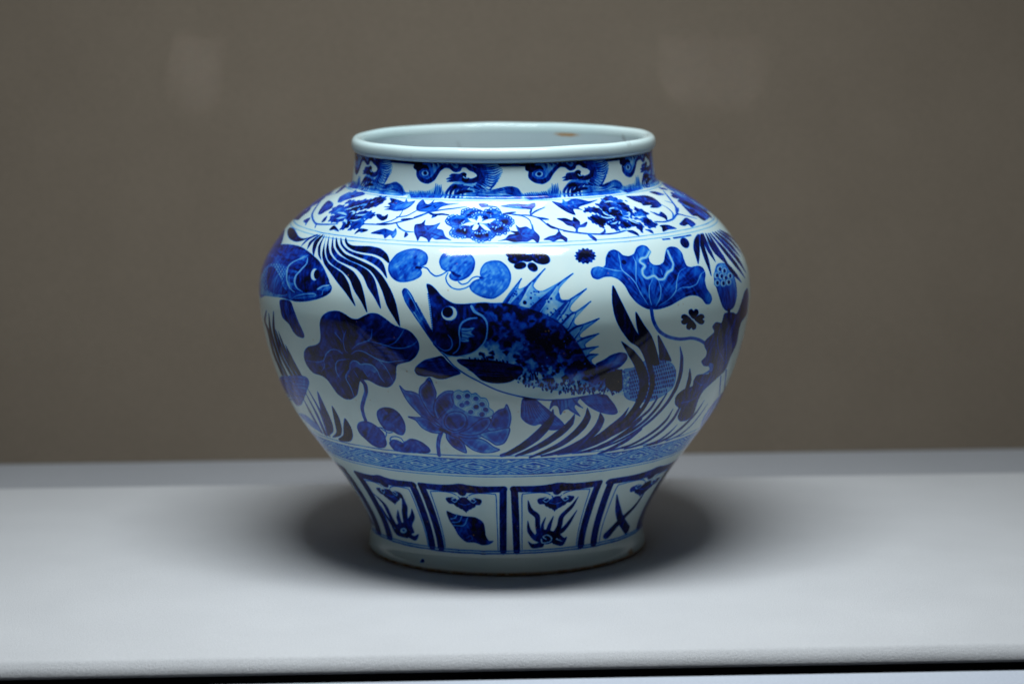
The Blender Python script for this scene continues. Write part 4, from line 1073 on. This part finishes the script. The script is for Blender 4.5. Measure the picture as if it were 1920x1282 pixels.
# ---- lotus flower
W('painted_lotus_flower', 'M', 'painted open lotus flower with a seed pod at its heart')
stroke([(510, 990), (485, 1060), (475, 1140), (485, 1240)], 6.5, 0.64, na=0.1)
stroke([(495, 1030), (478, 1100), (478, 1180)], 1.6, 0.4, taper=(0.3, 0.3))
poly([(400, 700), (470, 620), (640, 560), (800, 800), (1050, 840), (1010, 1000), (900, 1060), (740, 1080), (580, 1030), (480, 930), (330, 830)], 0.42, nz='iso', na=0.2)
def petal(pts, d=0.64):
    poly(pts, 0.30, na=0.15, n=5)
    q = np.array(pts, float); c = q.mean(0)
    poly([tuple(p) for p in c + (q - c) * 0.86], d * 0.88, edge=-0.22, ew=5, nz='iso', na=0.3, n=5, soft=2.5)
    cl = list(pts) + [pts[0]]
    stroke(catmull(np.array(pts), True, 5), 1.5, 0.78, smooth=False, na=0.1)
for p_, d_ in (([(1080, 800), (1140, 750), (1200, 730), (1225, 690), (1262, 780), (1267, 860), (1230, 960), (1080, 980), (1010, 960), (1050, 880)], .72), ([(930, 1020), (1000, 985), (1100, 970), (1252, 945), (1235, 1040), (1190, 1110), (1110, 1130), (1030, 1080)], .66),
               ([(700, 1040), (800, 1060), (920, 1060), (1000, 1090), (1080, 1150), (1145, 1182), (1060, 1210), (950, 1212), (850, 1180), (760, 1110)], .66), ([(570, 990), (620, 1030), (700, 1060), (750, 1110), (772, 1160), (782, 1215), (710, 1190), (630, 1140), (570, 1060)], .66),
               ([(55, 485), (110, 535), (200, 552), (270, 590), (320, 680), (370, 770), (440, 860), (520, 930), (420, 900), (300, 820), (180, 700), (115, 610)], .68), ([(380, 395), (420, 470), (452, 560), (440, 640), (420, 740), (440, 830), (380, 780), (320, 690), (270, 580), (280, 500), (330, 450)], .76),
               ([(150, 823), (240, 830), (320, 830), (400, 870), (470, 920), (540, 960), (500, 1000), (400, 990), (300, 940), (230, 860)], .68),
               ([(640, 545), (560, 545), (490, 590), (440, 660), (430, 740), (470, 850), (520, 790), (600, 740), (640, 680), (620, 600)], .76), ([(1030, 835), (1050, 880), (1010, 950), (920, 1010), (800, 1025), (700, 1000), (800, 960), (870, 900), (950, 845)], .7)):
    petal(p_, d_)
poly([(640, 560), (700, 528), (745, 545), (800, 532), (840, 570), (890, 562), (940, 610), (1000, 620), (1032, 680), (1030, 720), (1080, 760), (1072, 810), (1010, 832), (900, 825), (810, 810), (790, 780), (740, 750), (650, 690)], 0.12, edge=0.55, ew=1.8, na=0.2, n=4)
for c in ((700, 605), (795, 595), (890, 625), (955, 685), (790, 670), (735, 695), (890, 715), (995, 745), (830, 770), (955, 795)):
    poly(ellipse(c, 30, 26), 0.72, na=0.2, edge=-0.1)
    stroke(ellipse((c[0], c[1] - 4), 46, 40) + ellipse((c[0], c[1] - 4), 46, 40)[:1], 0.9, 0.32, na=0)
poly([(620, 720), (700, 760), (790, 800), (800, 900), (720, 980), (600, 990), (530, 930), (520, 830), (560, 770)], 0.35, na=0.2)
petal([(545, 850), (580, 790), (650, 765), (730, 775), (780, 820), (785, 890), (740, 950), (660, 978), (580, 950), (545, 900)], 0.72)
for i in range(4):
    stroke([(800 - i * 8, 850 + i * 8), (790 - i * 10, 930 + i * 12), (700 - i * 20, 995 + i * 6)], 1.2, 0.6)
for i in range(3):
    stroke([(500 + i * 10, 850 - i * 20), (560 + 8 * i, 760 - 12 * i), (630, 720 - 20 * i)], 1.2, 0.62)
stroke([(500, 960), (540, 975), (600, 1000)], 6, 0.85, soft=2)

# ---- right edge: seed pod, ragged leaf, fan of weed
W('painted_lotus_leaf', 'O', 'painted ragged dark lotus leaf at the turn of the belly')
poly([(1065, 60), (1100, 20), (1150, 25), (1175, -60), (1250, -70), (1290, -60), (1330, -160), (1360, -260), (1390, -290), (1395, -180), (1380, -60), (1330, 20), (1310, 90), (1285, 220), (1232, 340), (1182, 462), (1080, 560), (985, 650), (932, 740), (892, 860), (832, 922), (765, 932), (743, 892), (772, 812), (748, 806), (718, 770), (730, 700), (800, 640), (878, 610), (890, 560), (918, 512), (970, 500), (1025, 500), (1045, 450), (1030, 425), (985, 422), (963, 380), (1000, 340), (1012, 290), (988, 230), (1008, 180), (1080, 112)], 0.82, edge=0.08, nz='ver', na=0.2, n=4)
poly([(1040, 395), (1075, 410), (1060, 470), (990, 505), (980, 495), (1035, 460), (1030, 420)], 0.4, na=0.2)
for v in ([(1140, 40), (1110, 180), (1130, 300), (1190, 400)], [(1190, 140), (1195, 300), (1190, 390)], [(740, 770), (860, 745), (930, 700)], [(900, 560), (960, 600), (1000, 590)]):
    stroke(v, 2, 0.5, taper=(0.3, 0.3))
stroke([(1142, 520), (1130, 690)], 2, 0.6); stroke([(1192, 460), (1172, 680)], 2, 0.6)
poly([(1172, 658), (1060, 780), (980, 900), (952, 990), (990, 1002), (1065, 910), (1195, 690)], 0.36, edge=0.12, na=0.2)
W('painted_seed_pod', 'L', 'painted lotus seed pod with ringed seeds below the fan of weed')
poly([(1398, 330), (1430, 288), (1490, 288), (1522, 340), (1570, 380), (1602, 480), (1612, 600), (1592, 700), (1560, 745), (1510, 762), (1470, 722), (1440, 640), (1410, 540), (1383, 440)], 0.50, edge=0.28, nz='ver', na=0.3, grad=(-0.25, 0.3))
for c in ((1440, 345), (1485, 362), (1412, 407), (1458, 415), (1500, 432), (1543, 412), (1415, 482), (1475, 487), (1528, 475)):
    poly(ellipse(c, 30, 36), 0.14, na=0); stroke(ellipse(c, 30, 36) + ellipse(c, 30, 36)[:1], 1.0, 0.45, na=0); poly(ellipse((c[0] + 3, c[1]), 13, 20), 0.85, na=0)
stroke([(1530, 750), (1545, 900)], 5, 0.9)
W('painted_weed', 'L', 'painted fan of weed spreading under the shoulder line above the seed pod')
blade([(1215, 0), (1182, 60), (1178, 140), (1203, 230), (1226, 295), (1240, 180), (1237, 60), (1240, 0)], 0.92)
blade([(1245, 0), (1243, 100), (1278, 220), (1318, 320), (1357, 415), (1332, 260), (1292, 130), (1268, 0)], 0.94)
for v, w in (([(1272, -10), (1315, 120), (1395, 270)], 7), ([(1300, -10), (1375, 140), (1480, 270)], 7), ([(1325, -10), (1430, 170), (1530, 310)], 7), ([(1345, -10), (1480, 150), (1600, 300), (1690, 430)], 7), ([(1370, -20), (1500, 110), (1620, 250), (1700, 380)], 7), ([(1395, -25), (1530, 90), (1640, 220)], 7),
             ([(1420, -35), (1550, 60), (1660, 190)], 7), ([(1480, 260), (1570, 370), (1655, 475)], 7), ([(1440, -45), (1560, 30), (1650, 140)], 7)):
    stroke(v, [2, w, w, 1], 0.86, na=0.15)
for v in ([(870, 48), (940, 42)], [(980, 35), (1060, 22), (1150, 5)]):
    stroke(v, 2.2, 0.75)
begin('P')
for p_, r_ in (((587, 637), 1.3), ((1058, 772), 2.4), ((1130, 800), 1.0), ((1048, 544), 1.0), ((1162, 771), 1.2), ((694, 750), 1.2), ((818, 717), 1.4), ((763, 696), 1.6), ((900, 712), 1.0), ((1010, 760), 0.9)):
    q = cast([p_])[0]
    dd = np.hypot((TH[None, :] - q[0]) * 0.155, SV[:, None] - q[1])
    IRON[...] = np.maximum(IRON, 0.8 * np.clip(1.3 - dd / (r_ * PX), 0, 1))

# ================================================== DIAPER BAND
ring(854.5, 1.8, 0.5, wob=0.8)
sa, sb_ = cast([[946, 861]])[0, 1], cast([[946, 889]])[0, 1]
i0, i1 = np.searchsorted(SV, [sa, sb_])
per = math.radians(360 / 22)
U = (TH + math.radians(9.2)) / per
wob = 0.02 * N_BIG[i0:i1]
uu = (U[None, :] + wob + 0.5) % 1 - 0.5
vv = ((SV[i0:i1] - sa) / (sb_ - sa) - 0.5)[:, None] + 0.03 * N_ISO[i0:i1]
d1 = np.abs(uu) / 0.5 + np.abs(vv) / 0.5
band = lambda c, w: np.clip(1.25 - np.abs(d1 - c) / w, 0, 1)
P_ = np.full(d1.shape, 0.48, np.float32)
for c, w, val in ((1.0, 0.21, 0.0), (1.0, 0.05, 0.6), (0.60, 0.08, 0.0), (1.42, 0.08, 0.0)):
    a = band(c, w); P_ = P_ * (1 - a) + val * a
# little scrolls inside the lozenges and the half lozenges
def squig(ux, vy, sx, sy):
    x, y = ux / sx, vy / sy
    return np.clip(1.3 - np.abs(np.hypot(x, y * 0.9) - 0.45 - 0.25 * np.sin(2 * np.arctan2(y, x) + 1)) / 0.22, 0, 1) * (np.hypot(x, y) < 1.1)
a = squig(uu, vv, 0.19, 0.22); P_ = P_ * (1 - a) + 0.04 * a
for sg in (-1, 1):
    a = squig((U[None, :] + wob) % 1 - 0.5, vv - 0.42 * sg, 0.15, 0.16); P_ = P_ * (1 - a) + 0.06 * a
P_ += 0.06 * N_FINE[i0:i1]
DEN[i0:i1] = np.clip(P_, 0, 1)
ring(861, 1.8, 0.6, wob=0.5); ring(889, 2.0, 0.6, wob=0.5); ring(893.5, 1.6, 0.5, wob=0.6)

# ================================================== LOTUS PANELS
corners = {0: [(780.9, 903.6), (951.5, 910.4), (951, 1032), (820.5, 1025)], 1: [(955.5, 911), (1131.5, 899.5), (1095, 1025), (961, 1034)],
           2: [(1138.5, 898.4), (1266, 868), (1202, 988), (1104, 1023)], -1: [(659, 876), (776.5, 903.4), (816.5, 1026), (726, 1001)]}
C_TS = {k: cast(v) for k, v in corners.items()}
for k, s_, n_ in ((-2, -1, -36), (-3, -1, -71), (3, 2, 36), (4, 2, 71)):
    C_TS[k] = C_TS[s_] + np.array([math.radians(n_), 0])
s_top = np.mean([C_TS[0][0, 1], C_TS[0][1, 1], C_TS[1][1, 1]]); s_bot = cast([[946, 1030]])[0, 1]
for k, q in C_TS.items():
    q = q.copy(); q[:2, 1] = s_top; q[2:, 1] = s_bot
    mapq = lambda pts: [(1 - b) * ((1 - a) * q[0] + a * q[1]) + b * ((1 - a) * q[3] + a * q[2]) for a, b in pts]
    S_ = lambda pts, w, d, **kw: stroke(np.array(mapq([tuple(p) for p in catmull(np.array(pts), False, 8)])), w, d, 'TS', smooth=False, **kw)
    begin('P', 'panel_band', 'painted_panel', 'painted blue framed lotus panel')
    S_([(0.035, 0.05), (0.25, 0.06), (0.40, 0.05), (0.5, 0.0), (0.60, 0.05), (0.75, 0.06), (0.965, 0.05)], [11, 12, 13, 6, 13, 12, 11], 0.82)
    S_([(0.5, 0.10), (0.5, 0.16)], [18, 4], 0.82)
    S_([(0.30, 0.08), (0.70, 0.08)], 10, 0.82)
    S_([(0.045, 0.05), (0.05, 0.5), (0.055, 1.0)], [11, 13, 14], 0.84, nz='ver'); S_([(0.955, 0.05), (0.95, 0.5), (0.945, 1.0)], [11, 13, 14], 0.84, nz='ver')
    S_([(0.125, 1.0), (0.125, 0.5), (0.125, 0.17), (0.16, 0.135), (0.30, 0.125), (0.40, 0.15), (0.46, 0.22), (0.42, 0.27), (0.36, 0.25)], 1.6, 0.55)
    S_([(0.875, 1.0), (0.875, 0.5), (0.875, 0.17), (0.84, 0.135), (0.70, 0.125), (0.60, 0.15), (0.54, 0.22), (0.58, 0.27), (0.64, 0.25)], 1.6, 0.55)
    # hanging cloud
    for a, b, rr in ((0.37, 0.27, 6.5), (0.63, 0.27, 6.5), (0.42, 0.315, 7), (0.58, 0.315, 7), (0.5, 0.27, 7.5), (0.46, 0.35, 6.5), (0.54, 0.35, 6.5), (0.5, 0.39, 5.5)):
        S_([(a, b), (a + 0.01, b)], 2 * rr, rnd.uniform(0.72, 0.88))
    S_([(0.5, 0.39), (0.505, 0.455)], [8, 1], 0.8)
    S_([(0.35, 0.235), (0.31, 0.255), (0.33, 0.30), (0.38, 0.29)], [4, 6, 6, 5], 0.8); S_([(0.65, 0.235), (0.69, 0.255), (0.67, 0.30), (0.62, 0.29)], [4, 6, 6, 5], 0.8)
    for a in (0.39, 0.61):
        S_([(a - 0.035, 0.26), (a, 0.295), (a + 0.035, 0.26)], 1.8, 0.10)
    S_([(0.43, 0.31), (0.5, 0.335), (0.57, 0.31)], 1.3, 0.35)
    S_([(0.44, 0.18), (0.40, 0.22), (0.37, 0.24)], 2.6, 0.03); S_([(0.56, 0.18), (0.60, 0.22), (0.63, 0.24)], 2.6, 0.03)
    if k in (-2, 3, 4, -3):
        S_([(0.3, 0.95), (0.45, 0.75), (0.5, 0.55), (0.56, 0.75), (0.7, 0.95)], 7, 0.8)
        S_([(0.4, 0.9), (0.6, 0.9)], 14, 0.85)
# conch
begin('Q', 'panel_band', 'painted_conch', 'painted conch shell in its framed panel')
poly([(1138, 697), (1200, 720), (1290, 740), (1380, 750), (1440, 790), (1457, 850), (1462, 900), (1490, 942), (1527, 945), (1490, 972), (1430, 977), (1370, 957), (1300, 952), (1240, 902), (1200, 832), (1160, 772)], 0.82, edge=0.1, na=0.25, n=5)
for v in ([(1170, 762), (1210, 752), (1225, 722)], [(1180, 790), (1240, 785), (1265, 738)], [(1195, 815), (1280, 815), (1312, 752)]):
    stroke(v, 1.7, 0.2)
stroke([(1300, 920), (1340, 900), (1350, 930), (1320, 945)], 1.6, 0.5)
# flaming pearl, right
begin('R', 'panel_band', 'painted_flame', 'painted flaming pearl in its framed panel')
for v, w in (([(310, 610), (330, 690), (385, 740), (390, 820), (400, 890)], [1, 8, 9, 9, 9]), ([(725, 580), (670, 660), (590, 740), (570, 820), (530, 890)], [1, 7, 9, 10, 10]), ([(715, 690), (650, 790), (600, 850), (540, 890)], [1, 7, 9, 9]), ([(308, 780), (320, 860), (370, 920), (440, 940)], [1, 7, 9, 10]),
             ([(310, 950), (350, 985), (420, 975)], [1, 8, 10]), ([(630, 920), (590, 965), (530, 950)], [1, 8, 9]), ([(520, 740), (490, 810), (470, 880)], [1, 7, 9]), ([(455, 750), (430, 810), (430, 870)], [1, 5, 7]), ([(530, 880), (600, 930), (630, 910)], [10, 6, 1])):
    stroke(v, w, 0.84)
poly(ellipse((455, 910), 90, 60), 0.86); stroke([(420, 930), (430, 960), (490, 950), (505, 920), (470, 895), (435, 910), (460, 930)], 2.4, 0.08, na=0)
# flaming pearl, left
begin('Q', 'panel_band', 'painted_flame', 'painted flaming pearl in the panel at the turn of the base')
for v, w in (([(765, 560), (790, 650), (790, 720), (800, 800)], [1, 9, 10, 10]), ([(850, 680), (855, 740), (830, 800), (850, 860)], [1, 8, 10, 9]), ([(735, 690), (740, 760), (760, 820)], [1, 8, 9]), ([(530, 550), (620, 640), (670, 740), (720, 830)], [1, 7, 8, 9]), ([(590, 650), (640, 740), (690, 810)], [1, 5, 8]), ([(905, 890), (870, 920), (800, 880)], [1, 9, 10]), ([(690, 830), (730, 880), (800, 900)], [4, 9, 9])):
    stroke(v, w, 0.84)
poly(ellipse((785, 850), 75, 55, 20), 0.86); poly(ellipse((780, 858), 27, 22), 0.1, na=0); poly(ellipse((782, 857), 12, 10), 0.5, na=0)
# crossed horns
begin('R', 'panel_band', 'painted_horns', 'painted pair of crossed horns in the panel at the turn of the base')
stroke([(1045, 560), (1055, 680), (1080, 770), (1130, 850)], [1, 9, 12, 14], 0.84); stroke([(1300, 500), (1200, 650), (1080, 770), (965, 895)], [1, 7, 11, 13], 0.86)
begin('P')
ring(1033, 2.0, 0.55, wob=0.8); ring(1037.5, 2.2, 0.62, wob=0.8)

# ================================================== FOOT
dot((580 + 940 / 4.421, 800 + 1108 / 4.421), 3.0, 0.7, fr='P'); dot((580 + 925 / 4.421, 800 + 1116 / 4.421), 1.4, 0.6, fr='P')
e = np.clip((SV - (S_TOT - 0.0030)) / 0.0012, 0, 1)[:, None]
IRON[...] = np.maximum(IRON, np.clip(e * (0.85 + 0.25 * N_ISO) , 0, 1))
q = cast([[1183, 1032]])[0]
dd = np.hypot((TH[None, :] - q[0]) * 0.095 / 2.2, SV[:, None] - q[1] - 0.001) + 0.0006 * N_FINE
IRON[...] = np.maximum(IRON, np.clip(1.4 - dd / 0.0022, 0, 1) * 0.9)
# thin, slightly stained places in the glaze
DEN[...] = DEN + 0.012 * np.clip(N_BIG, 0, 1)


# ---- uneven brush washes: streaks whose direction wanders, pooled and thin places
mixd = np.clip(N_BIG * 1.5 + 0.5, 0, 1)
brush = _rnoise(0.0017, 71, 2, 1.05, 9.0) * mixd + _rnoise(0.0017, 72, 2, 2.2, 9.0) * (1 - mixd)
DEN *= 1 + (0.20 * brush + 0.10 * N_BIG + 0.04 * N_ISO) * np.clip((DEN - 0.08) / 0.2, 0, 1) * np.clip((1.12 - DEN) / 0.4, 0.15, 1)
# pinholes and iron specks, and faint tan scuffing low on the belly
rs_ = np.random.default_rng(21)
for _ in range(150):
    t0, s0, rr_ = rs_.uniform(-1.4, 1.4), rs_.uniform(0.03, S_TOT - 0.01), rs_.uniform(0.00025, 0.0006)
    r0_ = float(np.interp(s0, SV, RV))
    c0_, c1_ = np.searchsorted(TH, [t0 - 0.001 / r0_, t0 + 0.001 / r0_]); a0_, a1_ = np.searchsorted(SV, [s0 - 0.001, s0 + 0.001])
    d_ = np.hypot((TH[None, c0_:c1_] - t0) * r0_, SV[a0_:a1_, None] - s0)
    w_ = IRON[a0_:a1_, c0_:c1_]
    np.maximum(w_, rs_.uniform(0.15, 0.6) * np.clip(1.5 - d_ / rr_, 0, 1), out=w_)
low = np.exp(-((ZV - 0.095) / 0.04) ** 2)[:, None]
IRON = np.maximum(IRON, 0.11 * low * np.clip(N_BIG + 0.1, 0, 1) * np.clip(0.7 + N_FINE, 0, 1.4)).astype(np.float32)

# ---- underglaze bleeding: a touch of blur
for _ in range(1):
    DEN[1:-1] = 0.08 * DEN[:-2] + 0.84 * DEN[1:-1] + 0.08 * DEN[2:]
    DEN[:, 1:-1] = 0.08 * DEN[:, :-2] + 0.84 * DEN[:, 1:-1] + 0.08 * DEN[:, 2:]
# a faint blue cast in the glaze round the strokes
DEN = np.clip(DEN, 0, 1.1)

# ------------------------------------------------------------------ jar: meshes
jar = link(bpy.data.objects.new('porcelain_jar', None))
tag(jar, 'wide blue and white porcelain jar painted with fish and water plants', 'jar')

wav = 0.00007 * vnoise(0.05, 0.03, 9, 2, True) + 0.000006 * np.sin(SV / 0.0125 * 2 * np.pi)[:, None].astype(np.float32)
wav *= np.clip(np.minimum(SV, S_TOT - SV) / 0.004, 0, 1)[:, None] * np.clip((HALF - np.abs(TH)) / 0.1, 0, 1)[None, :]
RR = RV[:, None] + wav
CO = np.stack([RR * np.sin(TH)[None, :], -RR * np.cos(TH)[None, :], np.repeat(ZV[:, None], NC, 1)], -1).reshape(-1, 3)
vid = np.arange(NR * NC).reshape(NR, NC)
QUADS = np.stack([vid[:-1, :-1], vid[1:, :-1], vid[1:, 1:], vid[:-1, 1:]], -1)     # outward
QID = PID[:-1, :-1]


def row_at(y):
    return int(np.searchsorted(SV, cast([[946, y]])[0, 1]))


BANDS = [('neck', 0, row_at(374)), ('shoulder', row_at(374), row_at(459.5)), ('belly', row_at(459.5), row_at(858)),
         ('diaper_band', row_at(858), row_at(897)), ('panel_band', row_at(897), row_at(1034)), ('foot', row_at(1034), NR - 1)]
LAB = {'neck': 'upright neck painted with crashing blue waves', 'shoulder': 'sloping shoulder with a scroll of peonies and leaves',
       'belly': 'wide belly with fish among lotus and water weed', 'diaper_band': 'narrow band of nested blue lozenges',
       'panel_band': 'ring of blue framed lotus panels', 'foot': 'plain pale foot with a rusty bare edge'}
den1, iron1 = DEN.ravel(), IRON.ravel()


def cut(name, quads, parent, label=None):
    u, inv = np.unique(quads.ravel(), return_inverse=True)
    o = mesh_np(name, CO[u], inv.reshape(-1, 4), MAT_GLAZE, parent, {'cobalt': den1[u], 'iron': iron1[u]})
    if label:
        o['label'] = label
    return o


# back of the jar: coarser, the same painting half a turn on
NB = 330
TB = np.linspace(HALF, 2 * math.pi - HALF, NB)
RS = np.unique(np.concatenate([np.arange(0, NR, 3), [b_[1] for b_ in BANDS], [NR - 1]]))
src = np.clip(np.searchsorted(TH, TB - math.pi), 0, NC - 1)
DB = DEN[RS][:, src]; IB = IRON[RS][:, src]
COB = np.stack([RV[RS][:, None] * np.sin(TB)[None], -RV[RS][:, None] * np.cos(TB)[None], np.repeat(ZV[RS][:, None], NB, 1)], -1)
for nm, a, b_ in BANDS:
    q = QUADS[a:b_].reshape(-1, 4); ids = QID[a:b_].ravel()
    i0, i1 = np.searchsorted(RS, [a, b_])
    k = i1 - i0 + 1
    own = [i for i, v in IDS.items() if v[0] == nm]
    base = q[~np.isin(ids, own)]
    # front ground + back share one mesh
    u, inv = np.unique(base.ravel(), return_inverse=True)
    vb = np.arange(k * NB).reshape(k, NB) + len(u)
    qb = np.stack([vb[:-1, :-1], vb[1:, :-1], vb[1:, 1:], vb[:-1, 1:]], -1).reshape(-1, 4)
    o = mesh_np(nm, np.vstack([CO[u], COB[i0:i1 + 1].reshape(-1, 3)]), np.vstack([inv.reshape(-1, 4), qb]), MAT_GLAZE, jar,
                {'cobalt': np.concatenate([den1[u], DB[i0:i1 + 1].ravel()]), 'iron': np.concatenate([iron1[u], IB[i0:i1 + 1].ravel()])})
    o['label'] = LAB[nm]
    for i in own:
        qs = q[ids == i]
        if len(qs) > 30:
            cut(IDS[i][1], qs, o, IDS[i][2])


def lathe(name, rz, n, mat, parent, wob=0.0, seed=3):
    rz = np.array(rz, float); k = len(rz)
    t = np.linspace(0, 2 * np.pi, n, endpoint=False)
    R = np.repeat(rz[:, 0:1], n, 1); Z = np.repeat(rz[:, 1:2], n, 1)
    if wob:
        rg = np.random.default_rng(seed)
        for f in (2, 3, 5, 9, 14):
            Z = Z + wob / f ** 0.5 * np.sin(f * t + rg.random() * 6)[None]
    co = np.stack([R * np.sin(t)[None], -R * np.cos(t)[None], Z], -1).reshape(-1, 3)
    v = np.arange(k * n).reshape(k, n)
    v2 = np.roll(v, -1, 1)
    q = np.stack([v[:-1], v[1:], v2[1:], v2[:-1]], -1).reshape(-1, 4)
    return mesh_np(name, co, q, mat, parent)


LC, LZ, LA, LB = 0.0993, 0.2793, 0.0041, 0.0050
lip = [(LC + LA * np.sign(math.cos(a)) * abs(math.cos(a)) ** 0.85, LZ + LB * np.sign(math.sin(a)) * abs(math.sin(a)) ** 0.85) for a in np.linspace(math.pi * 1.30, -math.pi * 0.40, 46)]
lip.append((0.1011, 0.2741))
o = lathe('rim', lip, 360, MAT_RIM, jar, 0.00026)
o['label'] = 'rolled pale rim without painting'
inn = [(0.085, 0.007), (0.088, 0.014), (0.094, 0.03), (0.108, 0.055), (0.124, 0.08), (0.142, 0.108), (0.155, 0.14), (0.160, 0.175), (0.154, 0.205),
       (0.139, 0.228), (0.118, 0.243), (0.101, 0.250), (0.0965, 0.255), (0.0957, 0.262), (0.0954, 0.270), (LC - LA + 0.0001, LZ - 0.0008)]
inn = [tuple(p) for p in catmull(np.array(inn), False, 5)]
inn = [(0.0005, 0.0065)] + inn
o = lathe('interior', inn, 180, MAT_INSIDE, jar)
o['label'] = 'grey glazed inside of the jar with pinholes and an ochre stain'
lathe('base', [(float(RV[-1]), float(ZV[-1])), (0.0935, 0.0001), (0.084, 0.0001), (0.082, 0.004), (0.0005, 0.004)], 180, MAT_CLAY, jar)
